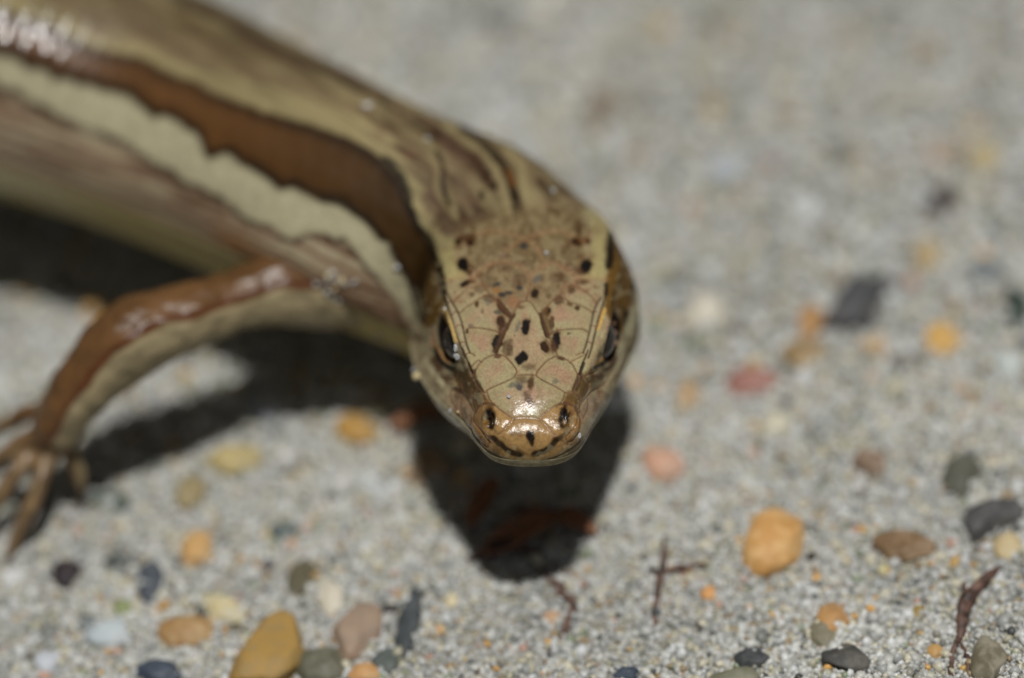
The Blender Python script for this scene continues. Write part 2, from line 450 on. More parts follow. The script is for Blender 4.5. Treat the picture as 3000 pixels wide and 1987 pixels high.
plain_lines = [
 cA((545,660),(480,640),(380,640),(230,665)), cA((1680,690),(1740,650),(1820,645),(1920,655),(2050,660)),
 cA((1340,510),(1365,470)), cA((1140,905),(1150,860)),
 cB((930,520),(1010,515),(1110,520)),
 cB((610,680),(640,770),(720,850),(800,910),(870,960),(900,965)), cB((1415,700),(1380,790),(1300,840),(1220,900),(1160,960)),
 cB((880,990),(920,965),(1010,960),(1110,965),(1160,980)),
 cB((880,990),(820,1050),(760,1105),(720,1130)), cB((1160,980),(1220,1040),(1280,1110),(1310,1130)),
 cB((500,900),(530,840),(600,810),(680,815),(730,850)), cB((1320,850),(1360,815),(1430,805),(1500,840),(1535,900),(1540,960)),
 cB((490,905),(478,960),(490,1010),(560,1090),(620,1150)), cB((1540,960),(1520,1040),(1470,1100),(1420,1150)),
 cB((470,520),(490,570),(530,640),(580,690),(610,700)), cB((1540,510),(1545,580),(1510,640),(1490,680),(1420,700)),
 cB((480,660),(470,740),(480,830),(500,900)), cB((1500,690),(1560,760),(1565,830),(1535,900)),
 cB((380,560),(370,640),(430,800),(480,890)), cB((1600,520),(1650,600),(1640,690),(1570,800)),
 cB((300,480),(290,560),(330,640)), cB((1740,470),(1690,500),(1610,530)),
 cB((250,660),(310,690),(370,720),(430,800),(480,890)), cB((1800,630),(1700,680),(1620,760),(1570,830),(1560,900)),
 cB((250,660),(240,760),(300,880),(340,960)), cB((370,730),(345,840),(370,960),(400,1040)),
 cB((1640,760),(1645,860),(1600,960)), cB((1750,670),(1765,750)), cB((1800,630),(1850,560),(1900,480)),
 cB((455,960),(450,1050),(480,1140),(560,1210),(620,1260)), cB((1545,910),(1570,990),(1560,1070),(1520,1150),(1430,1220)),
 cB((620,1150),(640,1200),(625,1260)), cB((1420,1150),(1440,1230)),
 cB((450,440),(520,370),(560,390)), cB((1600,320),(1500,370),(1470,390)),
 # brow rows
 cA((245,930),(300,905)), cA((285,1070),(330,1030),(360,1035)), cA((320,1215),(370,1185),(415,1200)), cA((375,1390),(450,1375)), cA((440,1530),(490,1505),(560,1540)),
 cA((1910,1030),(1960,1030)), cA((1880,1190),(1940,1200)), cA((1840,1370),(1900,1400)), cA((1780,1500),(1840,1530)), cA((1800,1500),(1720,1530)),
 # nape
 cA((600,150),(760,110),(960,140),(1120,190),(1300,140),(1500,110),(1660,160)), cA((1120,190),(960,300),(860,400)), cA((1120,190),(1250,280),(1350,470)),
]
dark_lines = [
 cA((230,830),(290,930),(340,1010),(380,1100),(410,1200),(435,1320),(460,1420),(490,1500)),
 cA((2010,870),(1960,940),(1920,1040),(1890,1180),(1860,1310),(1830,1420),(1800,1500)),
 cA((205,850),(245,1000),(290,1120),(340,1300),(380,1420),(430,1560)),
 cA((2050,860),(2025,960),(1985,1080),(1955,1200),(1925,1330),(1895,1450),(1860,1560)),
 cB((360,250),(420,400),(460,500)), cB((1650,270),(1600,390),(1560,510)),
]
mouth_lines = [cB((60,760),(200,900),(300,1000),(400,1095),(480,1190),(620,1285),(760,1352),(900,1390),(1050,1402),(1150,1390),(1290,1355),(1430,1292),(1560,1195),(1650,1085),(1760,955),(1870,845),(1950,740))]

crown_ok = (TF[hm] < 7.3)
def mind(lines):
    d = np.full(len(HP), 1e9)
    for p in lines: d = np.minimum(d, dist_poly(HP, p))
    d[~crown_ok] = 1e9
    return d
d_pink, d_plain, d_dark, d_mouth = mind(pink_lines), mind(plain_lines), mind(dark_lines), mind(mouth_lines)
d_all = np.minimum(np.minimum(d_pink, d_plain), d_dark)

relief = np.zeros(len(LF))
wh = sstep(12.5, 10.0, LF[hm])
relief[hm] = wh * (0.0048 * (1 - np.exp(-(np.minimum(d_all, 60) / 13.0))) - 0.0022 * np.exp(-(d_all / 2.4) ** 2) - 0.003 * np.exp(-(d_dark / 3.0) ** 2))

# body scales: overlapping rows
nrow = 15
vv = TF / 10 * nrow
uu = LF / 1.05 + 0.5 * (np.floor(vv) % 2)
fu = uu - np.floor(uu); fv = vv - np.floor(vv) - 0.5
sc_h = (1 - fu) * np.clip(1 - (2 * np.abs(fv)) ** 2.5 * 0.8, 0, 1)
relief += sstep(10.8, 13, LF) * (0.0026 + .0018 * sstep(22, 15, LF) + .0022 * sstep(28, 36, LF)) * sc_h
V = V + NO * relief.reshape(nr, nc)[:, :, None]

# ---- colour
C = np.zeros((len(LF), 3))
noiseP = np.stack([LF, TF * 1.2, SF * 3], 1)
n1 = fbm(noiseP, 1.3, 5); n2 = fbm(noiseP, 4.5, 8, 2); n3 = vnoise(noiseP, 9.0, 4)

def mix(base, col, w):
    w = np.clip(w, 0, 1)[:, None]
    return base * (1 - w) + np.asarray(col) * w

# body pattern: stripe borders found on the flank, as a function of the position along the animal
def border(*segs):
    pts = catmull(np.vstack(segs), 8)
    vis = np.where((facing > 0.02) & (SF < 0) & (LF > 9) & (LF < 46))[0]
    vis = vis[::3]
    Q = PXY[vis]; out = []
    for p in pts:
        if p[0] < -60: continue
        d = np.sum((Q - p) ** 2, 1); k = np.argmin(d)
        if d[k] < 400: out.append((LF[vis[k]], TF[vis[k]]))
    out = np.array(sorted(out))
    # average in bins
    bins = np.arange(9, 46, 0.35); xs = []; ys = []
    for b in bins:
        m = (out[:, 0] >= b) & (out[:, 0] < b + 0.35)
        if m.any(): xs.append(b + .17); ys.append(out[m, 1].mean())
    return np.interp(LF, xs, ys)

b_dorsal = border(c2((500,-40),(900,130),(1300,270),(1700,420),(2000,570)), c3((350,300),(620,430),(800,560),(860,640),(890,800),(930,900),(960,1000)))
b_cup = border(c2((120,-40),(600,190),(1000,310),(1300,400),(1600,500),(1900,600),(2100,680)), c3((450,430),(560,520),(640,600),(730,720),(770,800),(800,900),(870,1030),(960,1120)))
b_brup = border(c2((-40,20),(200,135),(500,240),(900,380),(1300,560),(1700,690),(2000,790),(2200,900)), c3((300,460),(430,560),(560,680),(650,780),(665,860),(700,960),(760,1080),(830,1180)))
b_brlo = border(c2((-40,310),(250,420),(450,480),(700,565),(850,665),(1060,735),(1200,855),(1400,925),(1550,1055),(1700,1085),(1900,1135)), c3((130,850),(280,930),(400,1045),(500,1155),(590,1275),(650,1400)))
b_cmlo = border(c2((-40,460),(200,600),(500,720),(750,820),(870,915),(1000,985),(1130,1080),(1250,1130),(1400,1250),(1550,1300),(1680,1390),(1780,1345),(1900,1370)), c3((100,1060),(230,1110),(340,1210),(420,1330),(520,1440),(600,1568)))

wob = (vnoise(np.stack([LF, SF * 9 + TF * 0.2], 1), 0.9, 2) - .5) * 0.16 + (vnoise(np.stack([LF, SF * 9 + TF * .3], 1), 2.6, 3) - .5) * 0.09
t_ = TF + wob * 0.6
scal = (np.abs(np.sin(LF * math.pi / 1.6 + SF)) * .10 + vnoise(np.stack([LF, SF * 5], 1), 1.1, 77) * .30 - .06) * sstep(12, 16, LF)
nst = fbm(np.stack([LF * .40, TF * 4.2 + SF * 7], 1), 1.0, 41, 2)
nst2 = fbm(np.stack([LF * .38, TF * 8.5 + SF * 7], 1), 1.0, 47, 2)
c_dorsal = lin(86, 76, 54); c_tan = lin(118, 103, 76); c_cream = lin(152, 139, 100); c_brown = lin(94, 63, 32); c_brown2 = lin(50, 35, 12)
c_cmid = lin(178, 171, 140); c_flank = lin(140, 122, 98); c_flank2 = lin(176, 165, 136); c_belly = lin(172, 158, 108); c_dark = lin(38, 26, 14); c_black = lin(20, 14, 10)
sw = 0.10
Cb = np.tile(c_dorsal, (len(LF), 1)) * (0.78 + 0.5 * n1)[:, None]
rows = np.sin(vv * 2 * math.pi * 1.0)
Cb = mix(Cb, c_tan * 1.1, 0.75 * sstep(.5, .68, nst)); Cb = mix(Cb, lin(72, 50, 32), 0.7 * sstep(.48, .34, nst)); Cb = mix(Cb, c_dark, .6 * sstep(.66, .76, nst2) * sstep(22, 12, LF))
# vertebral stripe on the neck, with thin pale sides and a darker paravertebral line
neckf = sstep(26, 13, LF)
vert = np.exp(-((TF + (n2 - .5) * 0.22) / 0.20) ** 2)
palev = np.exp(-((np.abs(TF) - 0.48) / 0.16) ** 2)
Cb = mix(Cb, c_cream * .9, palev * (0.35 + .4 * neckf))
Cb = mix(Cb, c_dark, vert * (0.55 + 0.4 * neckf) * sstep(.15, .5, n1 + .1))
dl_ = np.exp(-((t_ - b_dorsal) / 0.09) ** 2) * sstep(10.8, 12, LF) * sstep(19, 15, LF)
Cb = mix(Cb, c_tan, sstep(-.2, .25, t_ - b_dorsal) * .75)
Cb = mix(Cb, c_dark, dl_ * 0.75 * sstep(.3, .6, n1))
Cb = mix(Cb, c_cream * (.5 + .62 * nst + .3 * nst2)[:, None], sstep(-sw, sw * 1.6, t_ - b_cup + (nst2 - .5) * .5))
e1 = t_ - b_brup
Cb = mix(Cb, c_brown, sstep(-.05, .05, e1))
brn = sstep(27, 14, LF)
Cb = np.where(((e1 > 0) & (t_ < b_brlo))[:, None], mix(Cb, c_brown2, brn * .9) * (0.8 + .4 * n1)[:, None], Cb)
e2 = t_ - b_brlo + scal - .16
Cb = mix(Cb, c_cmid * (0.74 + .3 * n2 + .16 * n1)[:, None], sstep(-.06, .06, e2))
Cb = mix(Cb, c_dark, np.exp(-((e1 - .09) / .14) ** 2) * (0.7 + .3 * sstep(28, 12, LF) + .4 * (n2 - .5)))
Cb = mix(Cb, c_dark, np.exp(-((e2 + .13) / .19) ** 2) * (0.85 + .5 * (n2 - .4)))
e3 = t_ - b_cmlo - scal * .8 + .16
fl = np.tile(c_flank, (len(LF), 1)) * (0.8 + 0.4 * n1)[:, None]
fl = mix(fl, c_flank2, .85 * sstep(.5, .64, nst2)); fl = mix(fl, lin(96, 70, 54), .7 * sstep(.46, .34, nst2)); fl = mix(fl, lin(138, 108, 88), .4 * sstep(.54, .68, nst))
fl = mix(fl, lin(120, 82, 58), .35 * sstep(.55, .75, n2))
fl = mix(fl, c_belly, sstep(6.3, 8.0, TF))
Cb = np.where((e3 > -.1)[:, None], mix(Cb, fl, sstep(-.08, .08, e3)), Cb)
Cb = mix(Cb, c_dark, .85 * np.exp(-((e3 - .08) / .12) ** 2) * (0.5 + .6 * sstep(.3, .6, n2)))
dz = sstep(.15, -.15, t_ - b_brup - .1)
nk = .35 + .65 * sstep(24, 18, LF) * (.35 + .65 * sstep(13, 18, LF))
nsd = fbm(np.stack([LF * .55, TF * 5.0 + SF * 11], 1), 1.0, 57, 2)
Cb = mix(Cb, lin(74, 54, 38), dz * nk * .8 * sstep(.50, .36, nsd) * sstep(.1, -.1, t_ - b_cup)); Cb = mix(Cb, lin(158, 144, 106), dz * nk * .65 * sstep(.54, .66, nsd) * sstep(.2, -.1, t_ - b_cup))
Cb = mix(Cb, lin(112, 84, 66), dz * nk * .5 * sstep(.5, .7, n2) * sstep(.1, -.1, t_ - b_cup)); Cb = mix(Cb, c_black, dz * nk * .85 * sstep(.34, .27, nsd) * sstep(.45, .6, n1) * sstep(20, 14, LF) * sstep(.1, -.1, t_ - b_cup))
# orange-brown patch in the arm pit and dusty shoulder
pit = np.exp(-((LF - 22.5) / 1.2) ** 2 - ((TF - 6.0) / .7) ** 2) * (SF < 0)
Cb = mix(Cb, lin(150, 100, 40), .7 * pit)
dust = np.exp(-((LF - 16.5) / 2.6) ** 2 - ((TF - 6.1) / 1.1) ** 2)
Cb = mix(Cb, lin(112, 82, 62) * (.6 + .8 * nst2)[:, None], .7 * dust)

# head pattern
h_n1, h_n2, h_n3 = n1[hm], n2[hm], n3[hm]
qn = HP / 100.0
g1 = fbm(qn, 3.0, 21, 3); g2 = fbm(qn, 9.0, 23, 2)
base = lin(156, 141, 106)
Ch = np.tile(base, (len(HP), 1))
Ch = mix(Ch, lin(164, 132, 104), sstep(.45, .62, g1) * .6); Ch = mix(Ch, lin(120, 96, 64), sstep(.55, .75, g2 * .6 + .4 * g1) * .5)
Ch = mix(Ch, lin(168, 160, 120), sstep(.5, .65, fbm(qn, 2.2, 31, 2)) * .5)
def poly_mask(Q, poly, soft):
    poly = np.asarray(poly); inside = np.zeros(len(Q), bool); n = len(poly)
    for i in range(n):
        a, b = poly[i], poly[(i + 1) % n]
        c = ((a[1] > Q[:, 1]) != (b[1] > Q[:, 1])) & (Q[:, 0] < (b[0] - a[0]) * (Q[:, 1] - a[1]) / (b[1] - a[1] + 1e-9) + a[0])
        inside ^= c
    d = dist_poly(Q, np.vstack([poly, poly[:1]]), smooth=False)
    sd = np.where(inside, d, -d)
    return sstep(-soft, soft, sd)
def polyc(poly, col, soft, w=1.0, nz=0.0):
    global Ch
    m = poly_mask(HP + nz * (g2 - .5)[:, None] * np.array([1, .7]), poly, soft)
    Ch = mix(Ch, np.asarray(col), m * w)
def blob(cx, cy, rx, ry, ang, col, w=1.0, f=cA, hard=.35, k=3.92):
    global Ch
    if f is cB: k = 3.485
    if f is cC: k = 2.612
    if f is cD: k = 3.136
    c = f((cx, cy))[0]; q = HP - c
    a = rad(ang); u = q[:, 0] * math.cos(a) + q[:, 1] * math.sin(a); v = -q[:, 0] * math.sin(a) + q[:, 1] * math.cos(a)
    r = np.hypot(u / (rx / k), v / (ry / k)) * .84 + (g2 - .5) * .6
    Ch = mix(Ch, np.asarray(col), np.minimum(1, sstep(1 + hard, 1 - hard, r) * w * 1.15))
def stroke(pts, width, col, w=1.0, soft=.5):
    global Ch
    d = dist_poly(HP, pts) + (g2 - .5) * width * .5
    Ch = mix(Ch, np.asarray(col), sstep(width * (1 + soft), width * (1 - soft), d) * w)

c_back = lin(106, 87, 58); c_pale = lin(166, 154, 106); c_loreal = lin(90, 68, 33); c_lip = lin(148, 118, 90); c_och = lin(100, 72, 25)
c_snout = lin(160, 126, 78); c_brn = lin(66, 38, 16); c_grey = lin(92, 92, 84); c_cheek = lin(142, 130, 102)
fr = sstep(840, 930, HP[:, 1]) * sstep(1225, 1190, HP[:, 1])
Ch = mix(Ch, lin(168, 134, 108), fr * .55 * sstep(12, 40, np.minimum(d_all, 60)) * (.5 + g1)); Ch = mix(Ch, lin(164, 154, 114), fr * .5 * sstep(22, 6, d_all))
# sides of the head first
sidew = sstep(2.0, 2.4, TF[hm])
Ch = mix(Ch, c_cheek * (.85 + .3 * g1)[:, None], sidew)
# back of the crown darker
polyc(cA((480,-200),(1800,-200),(1790,500),(1760,640),(1600,560),(1450,500),(1230,590),(1200,640),(1010,500),(740,490),(560,600),(470,560)), c_back, 14, .85)
polyc(cA((560,620),(740,490),(1010,500),(1200,640),(1450,490),(1700,620),(1500,850),(1330,1030),(1150,900),(990,1060),(740,850)), lin(128,108,78), 16, .8)
Ch = mix(Ch, lin(84, 63, 38), sstep(.48, .62, g2 * .5 + g1 * .5) * sstep(930, 800, HP[:, 1]) * .7 * (1 - sidew)); Ch = mix(Ch, lin(156, 140, 104), sstep(.5, .66, fbm(qn, 6.5, 83, 2)) * sstep(930, 800, HP[:, 1]) * .4 * (1 - sidew))
# pale stripes at the parietals
polyc(cA((-60,-300),(240,-300),(330,100),(330,420),(470,610),(420,650),(215,680),(180,540),(120,320),(40,100)), c_pale, 9, .9, 10)
polyc(cA((1900,-300),(2200,-300),(2120,100),(2085,330),(2065,560),(2055,680),(1900,650),(1760,640),(1880,600),(1900,300)), c_pale, 9, .9, 10)
pw = (1 - sidew) * sstep(820, 760, HP[:, 1]) * np.maximum(sstep(1390, 1350, HP[:, 0]), sstep(1700, 1740, HP[:, 0]))
Ch = mix(Ch, lin(120, 100, 70), pw * .5 * sstep(.52, .66, fbm(qn, 4.0, 71, 3)))
# temporal bands
polyc(np.vstack([cA((-260,-300),(-10,0),(60,230),(130,420),(190,600),(215,820)), cD((468,300),(440,440),(370,500),(300,510),(270,400),(220,260),(150,100),(60,-120))]), c_och, 7, .95, 12)
polyc(cC((225,60),(290,90),(380,250),(440,440),(400,560),(345,740),(330,860),(250,800),(190,700),(190,560),(205,400)), c_och, 6, .95, 10)
stroke(cA((-40,60),(20,220),(80,400),(140,520)), 14, c_black, .95); stroke(cA((165,560),(190,700),(205,800)), 9, c_black, .9)
stroke(cD((130,80),(180,210),(230,320),(285,430)), 11, c_black, .9)
stroke(cC((235,100),(225,220),(215,340)), 12, c_black, .95); stroke(cC((195,480),(195,560)), 6, c_black, .9)
stroke(cC((425,450),(395,560)), 10, c_black, .9); stroke(cC((350,690),(340,760)), 8, c_black, .9)
stroke(cC((470,680),(440,820)), 10, c_dark, .8)
Ch = mix(Ch, lin(84, 60, 24), sstep(.5, .6, g2) * sidew * sstep(960, 900, HP[:, 1]) * .5)
# cream stripe over the cheek
stroke(cD((-60,-60),(60,130),(120,300),(190,480)), 15, c_cmid, .95); stroke(cC((500,520),(440,640),(390,760),(360,840)), 13, c_cmid, .95)
stroke(cD((70,260),(110,430),(170,540)), 8, c_dark, .7); stroke(cD((225,560),(235,610)), 8, c_brn, .8)
# below the eye: pale line with brown above
stroke(cD((330,800),(400,920),(470,1010)), 10, lin(196,186,150), .9); stroke(cC((310,950),(280,1080),(200,1200)), 9, lin(190,180,146), .85)
stroke(cD((380,790),(440,890),(520,1000)), 11, c_brn * 1.3, .85); stroke(cC((250,1050),(220,1130),(140,1190)), 10, c_brn * 1.4, .8)
# lores and lips
polyc(cB((300,470),(420,450),(470,560),(600,700),(640,800),(500,900),(430,790),(350,670),(260,600)), c_loreal, 6, .92, 8)
polyc(cB((1570,540),(1680,440),(1730,540),(1640,690),(1570,800),(1480,850),(1390,780),(1420,700),(1500,680)), c_loreal, 6, .92, 8)
polyc(cB((250,670),(370,740),(430,810),(490,900),(460,1000),(480,1140),(400,1080),(300,960),(230,800)), c_lip, 6, .8)
polyc(cB((1800,640),(1640,770),(1570,840),(1560,910),(1580,1000),(1700,930),(1800,800)), c_lip, 6, .6)
blob(330, 680, 60, 28, 20, c_black, .85, cB)
# snout
polyc(cB((610,800),(720,860),(870,960),(1010,950),(1160,960),(1220,900),(1330,830),(1440,800),(1540,880),(1575,1000),(1540,1130),(1420,1230),(1290,1340),(1050,1390),(800,1350),(620,1260),(480,1140),(450,1000),(500,860)), c_snout, 6, .95)
polyc(cB((450,960),(500,930),(560,1090),(640,1200),(610,1260),(500,1160)), lin(134, 96, 46), 7, .8); polyc(cB((1550,920),(1500,1060),(1420,1160),(1440,1230),(1540,1130),(1580,1000)), lin(134, 96, 46), 7, .8)
for cx in (600, 1430):
    blob(cx, 930, 100, 125, 0, lin(120, 84, 42), .45, cB, .3)
stroke(cB((500,900),(530,840),(600,812),(680,820)), 5, c_brn, .8); stroke(cB((1360,820),(1430,808),(1500,840),(1535,900)), 5, c_brn, .8)
blob(660, 960, 44, 100, -8, c_dark, .95, cB); blob(1395, 950, 40, 95, 5, c_dark, .95, cB)
blob(630, 930, 26, 55, -8, c_black, .95, cB); blob(1405, 940, 22, 55, 5, c_black, .95, cB)
blob(625, 1010, 18, 26, 0, lin(120, 88, 40), .8, cB); blob(1400, 1010, 16, 24, 0, lin(120, 88, 40), .8, cB)
stroke(cB((690,1165),(780,1240),(850,1290),(960,1332)), 8.5, c_dark, .95); stroke(cB((1320,1175),(1260,1250),(1190,1290),(1100,1322)), 8.5, c_dark, .95)
stroke(cB((640,1150),(700,1170)), 6, c_dark, .8); stroke(cB((1400,1130),(1320,1175)), 6, c_dark, .8)
blob(1060, 1150, 40, 48, 0, c_black, .95, cB); blob(1072, 1200, 18, 40, 0, c_dark, .8, cB); blob(930, 1120, 70, 30, 0, c_brn, .35, cB)
polyc(cB((480,1160),(640,1270),(800,1360),(1050,1395),(1290,1350),(1430,1270),(1560,1170),(1430,1215),(1290,1330),(1050,1375),(800,1335),(640,1245)), lin(140, 112, 72), 5, .8)
# frontonasal marks
blob(1065, 600, 26, 80, 5, c_brn, .75, cB, .5); blob(1050, 440, 60, 30, 0, c_brn, .5, cB, .6); blob(900, 620, 70, 24, -15, c_grey, .6, cB, .5)
blob(950, 650, 30, 30, 0, lin(40, 50, 60), .7, cB, .5); blob(1040, 780, 30, 80, -25, c_brn, .6, cB, .5); blob(970, 560, 60, 40, 0, c_brn, .5, cB, .6)
# canthus
stroke(cB((480,480),(500,580),(560,680)), 8, c_dark, .92); stroke(cB((1565,520),(1535,600),(1505,665)), 8, c_dark, .92); stroke(cB((430,400),(470,500)), 5, c_dark, .9)
stroke(cB((1600,400),(1570,500)), 5, c_dark, .85)
# dark spots of the crown
for (x, y, rx, ry, a, c, w) in [
 (420,500,52,72,-20,c_black,1),(490,590,30,30,0,c_brn,.7),(1830,520,52,72,12,c_black,1),(1760,580,40,30,0,c_brn,.6),(450,715,50,28,-30,c_dark,.9),(520,680,40,30,0,c_brn,.7),
 (370,235,32,36,0,c_dark,.95),(500,245,34,36,0,c_dark,.85),(460,190,95,45,0,c_brn,.6),(1720,240,62,34,30,c_dark,.9),(1845,235,26,32,0,c_dark,.85),(1790,225,60,42,0,lin(96,58,26),.5),(1740,70,40,80,0,c_brn,.5),
 (1115,278,40,34,0,c_grey*.4,.9),(860,390,28,22,0,c_grey,.7),(800,730,42,20,-20,c_grey*.6,.8),(1065,765,32,22,10,c_grey*.4,.85),(870,845,40,22,10,c_grey*.35,.9),(945,825,36,18,0,c_grey*.4,.85),
 (1240,830,42,48,0,c_dark,.95),(1270,660,52,26,-25,c_grey,.7),(1140,1205,42,78,4,c_black,1),(1045,1215,20,55,22,c_grey,.6),(815,1390,44,90,14,c_black,.95),(800,1480,22,50,0,c_dark,.9),
 (1480,1370,44,92,10,c_black,1),(1355,1450,38,56,-30,c_dark,.95),(1400,1440,60,70,-30,c_brn,.5),(1390,1030,34,54,0,c_dark,.9),(1440,1170,26,72,0,c_brn,.75),(1370,1130,50,120,-15,lin(104,74,36),.5),
 (840,965,30,75,-18,c_brn*.7,.85),(905,1035,60,28,50,c_brn*.8,.85),(850,1150,36,60,-10,c_brn*.6,.85),(880,1230,40,80,20,c_brn,.6),(815,1045,42,24,0,c_grey*.5,.7),(930,1440,55,85,15,c_brn,.55),(960,1480,30,60,0,c_brn,.4),
 (1335,1190,15,110,-17,c_dark,.9),(1370,1290,20,50,-20,c_dark,.8),(945,1170,14,90,28,c_dark,.85),(870,1330,16,70,22,c_dark,.8),(1295,1060,14,20,0,c_dark,.9),(1005,1075,14,26,20,c_dark,.9),
 (575,950,20,32,0,c_brn,.8),(720,880,62,42,10,c_brn,.55),(700,930,30,40,0,c_grey,.4),(1510,900,52,48,0,c_brn*.8,.65),(1640,945,30,20,20,c_brn,.7),(1730,990,30,30,0,c_brn*.7,.8),(520,840,26,26,0,c_brn,.6),(640,1030,20,30,0,c_brn,.45),
 (610,770,62,42,0,c_brn,.4),(1660,770,40,52,0,c_brn,.6),(1780,690,72,30,0,c_brn,.55),(1400,860,30,30,0,c_brn,.4),(1090,985,32,20,0,c_brn,.5),(515,1195,26,16,0,c_grey,.6),(465,1260,15,26,0,c_brn*.6,.8),(1630,1290,20,10,0,c_dark,.6),
 (900,530,90,50,10,c_brn,.35),(720,700,80,60,0,c_brn,.3),(1080,680,70,50,0,c_brn,.35),(1500,640,80,50,0,c_brn,.35),(800,790,40,30,0,lin(150,100,40),.5),(1000,920,60,60,0,lin(150,96,60),.4),
 (1008,1312,8,8,0,c_black,.9),(250,100,70,80,0,lin(130,105,85),.5),(1060,600,60,40,0,c_brn,.25)]:
    if w >= .85 and rx > 24: blob(x, y, rx * 1.45, ry * 1.35, a, lin(112, 74, 38), .32, cA, .5)
    blob(x, y, rx, ry, a, c, w, cA, .28)
blob(968, 350, 46, 62, 40, c_black, 1, cB); blob(720, 330, 32, 22, 0, c_brn, .75, cB); blob(1380, 352, 36, 20, 20, c_brn*.8, .8, cB); blob(1310, 590, 26, 26, 0, c_grey, .55, cB)
stroke(cA((850,950),(920,1040),(985,1088)), 7, lin(46,29,15), .85); stroke(cA((985,1090),(945,1170),(890,1275),(850,1360)), 5.5, c_dark, .9); stroke(cA((1305,1065),(1345,1180),(1390,1295)), 5.5, c_dark, .92)
stroke(cA((860,1100),(850,1200),(870,1280)), 8, lin(66,44,24), .55); stroke(cA((1330,1080),(1390,1180),(1420,1260)), 9, lin(78,54,28), .5)
# brow rows and eyelids
polyc(np.vstack([cA((205,830),(240,830),(300,930),(350,1010),(390,1100),(420,1200),(440,1320),(490,1500),(440,1560),(370,1400),(320,1250),(270,1050))]), lin(164,150,118), 3, .9)
polyc(cA((2050,850),(2005,870),(1950,950),(1915,1050),(1885,1180),(1850,1310),(1795,1500),(1850,1560),(1915,1350),(1960,1180),(2010,1000)), lin(164,150,118), 3, .9)
# weathered, mottled side scales
Ch = mix(Ch, lin(78, 60, 40), sidew * .55 * sstep(.52, .68, fbm(qn, 5.0, 61, 3)))
Ch = mix(Ch, lin(188, 176, 140), sidew * .3 * sstep(.56, .7, fbm(qn, 6.0, 63, 2)))
# rim of the eye, dark inside the socket
eyer = er.ravel()[hm]; es = side.ravel()[hm]
Ch = np.where(es[:, None], mix(Ch, c_black, sstep(1.02, .9, eyer)), Ch)
stroke(cD((480,330),(510,420),(550,520),(580,620)), 6, lin(196,166,104), .95, .3); stroke(cA((2040,1010),(2010,1110),(1965,1230)), 5, lin(196,156,84), .95, .3)
stroke(cD((380,620),(420,700),(470,770),(525,810)), 6, lin(170,128,82), .9, .4); stroke(cC((235,930),(215,990),(170,1040),(120,1085)), 5.5, lin(176,136,84), .9, .4)
stroke(cD((400,720),(460,820),(570,885)), 8, c_black, .9); stroke(cC((250,960),(230,1040),(110,1115)), 6, c_black, .85)
for p in (cD((385,545)), cD((390,580)), cD((380,640)), cC((245,775)), cC((255,850)), cC((258,920))):
    d = np.hypot(*(HP - p[0]).T); Ch = mix(Ch, lin(170, 130, 105), sstep(9, 4, d) * .8)
# seams between shields
rear = sstep(880, 800, HP[:, 1])
Ch = mix(Ch, lin(172, 124, 90), (.28 + .06 * rear) * np.exp(-(d_pink / 6.0) ** 1.5) * (.5 + g1))
Ch = mix(Ch, lin(196, 150, 110), .25 * np.exp(-(d_plain / 6.0) ** 1.5))
Ch = mix(Ch, lin(62, 44, 28), (.72 - .6 * rear) * np.exp(-(d_pink / 2.2) ** 2)); Ch = mix(Ch, lin(70, 52, 34), (.66 - .5 * rear) * np.exp(-(d_plain / 2.2) ** 2))
Ch = mix(Ch, lin(46, 38, 30), .9 * np.exp(-(d_dark / 2.8) ** 2)); Ch = mix(Ch, lin(48, 36, 24), .9 * np.exp(-(d_mouth / 3.0) ** 2))
# chin and throat
Ch = mix(Ch, lin(142, 134, 108) * (.8 + .4 * g2)[:, None], sstep(6.9, 7.3, TF[hm]))
g3 = vnoise(qn, 26.0, 91)
Ch *= (0.78 + 0.24 * g2 + .20 * g3)[:, None]

def c5(*p): return np.array([(750 + x / 2.105, 176 + y / 2.105) for x, y in p])
def c1(*p): return np.array([(1150 + x / 1.96, 600 + y / 1.96) for x, y in p])
nm = np.where((LF > 9.5) & (LF < 23) & (facing > 0))[0]
NP_ = PXY[nm]; ng_ = fbm(NP_ / 100.0, 7.0, 97, 2)
def nstroke(pts, width, col, w=1.0, soft=.5):
    d = dist_poly(NP_, pts) + (ng_ - .5) * width * .9
    Cb[nm] = mix(Cb[nm], np.asarray(col), sstep(width * (1 + soft), width * (1 - soft), d) * w)
c_row = lin(152, 138, 100); c_pk = lin(98, 76, 60)
nstroke(c5((1330,900),(1300,780),(1260,640),(1190,520)), 30, c_pk, .5); nstroke(c5((1060,860),(1100,950),(1170,1030)), 22, c_pk, .5); nstroke(c5((2010,850),(1920,690),(1800,560)), 34, lin(96,78,54), .5)
nstroke(c5((1560,950),(1530,800),(1440,610),(1320,510),(1180,410)), 14, c_row, .75); nstroke(c5((1690,950),(1650,760),(1630,640),(1550,560)), 13, c_row, .75)
nstroke(c5((1230,960),(1125,800),(1130,680),(1080,600)), 11, c_row, .55); nstroke(c5((1900,960),(1860,830),(1790,700)), 12, c_row, .3)
nstroke(c5((1615,985),(1590,820),(1540,690),(1470,590),(1380,500),(1270,430)), 13, c_dark, .92); nstroke(c5((1590,770),(1555,690)), 9, lin(110,70,34), .75)
nstroke(c5((1195,895),(1150,790),(1150,660),(1110,570)), 7, c_dark, .85); nstroke(c5((1390,815),(1392,855)), 8, c_dark, .8); nstroke(c5((1420,950),(1360,960)), 8, c_pk * .7, .6)
nstroke(c5((1270,1110),(1320,1130)), 14, c_dark, .7); nstroke(c5((1960,950),(1985,1050)), 9, lin(84,50,30), .6)
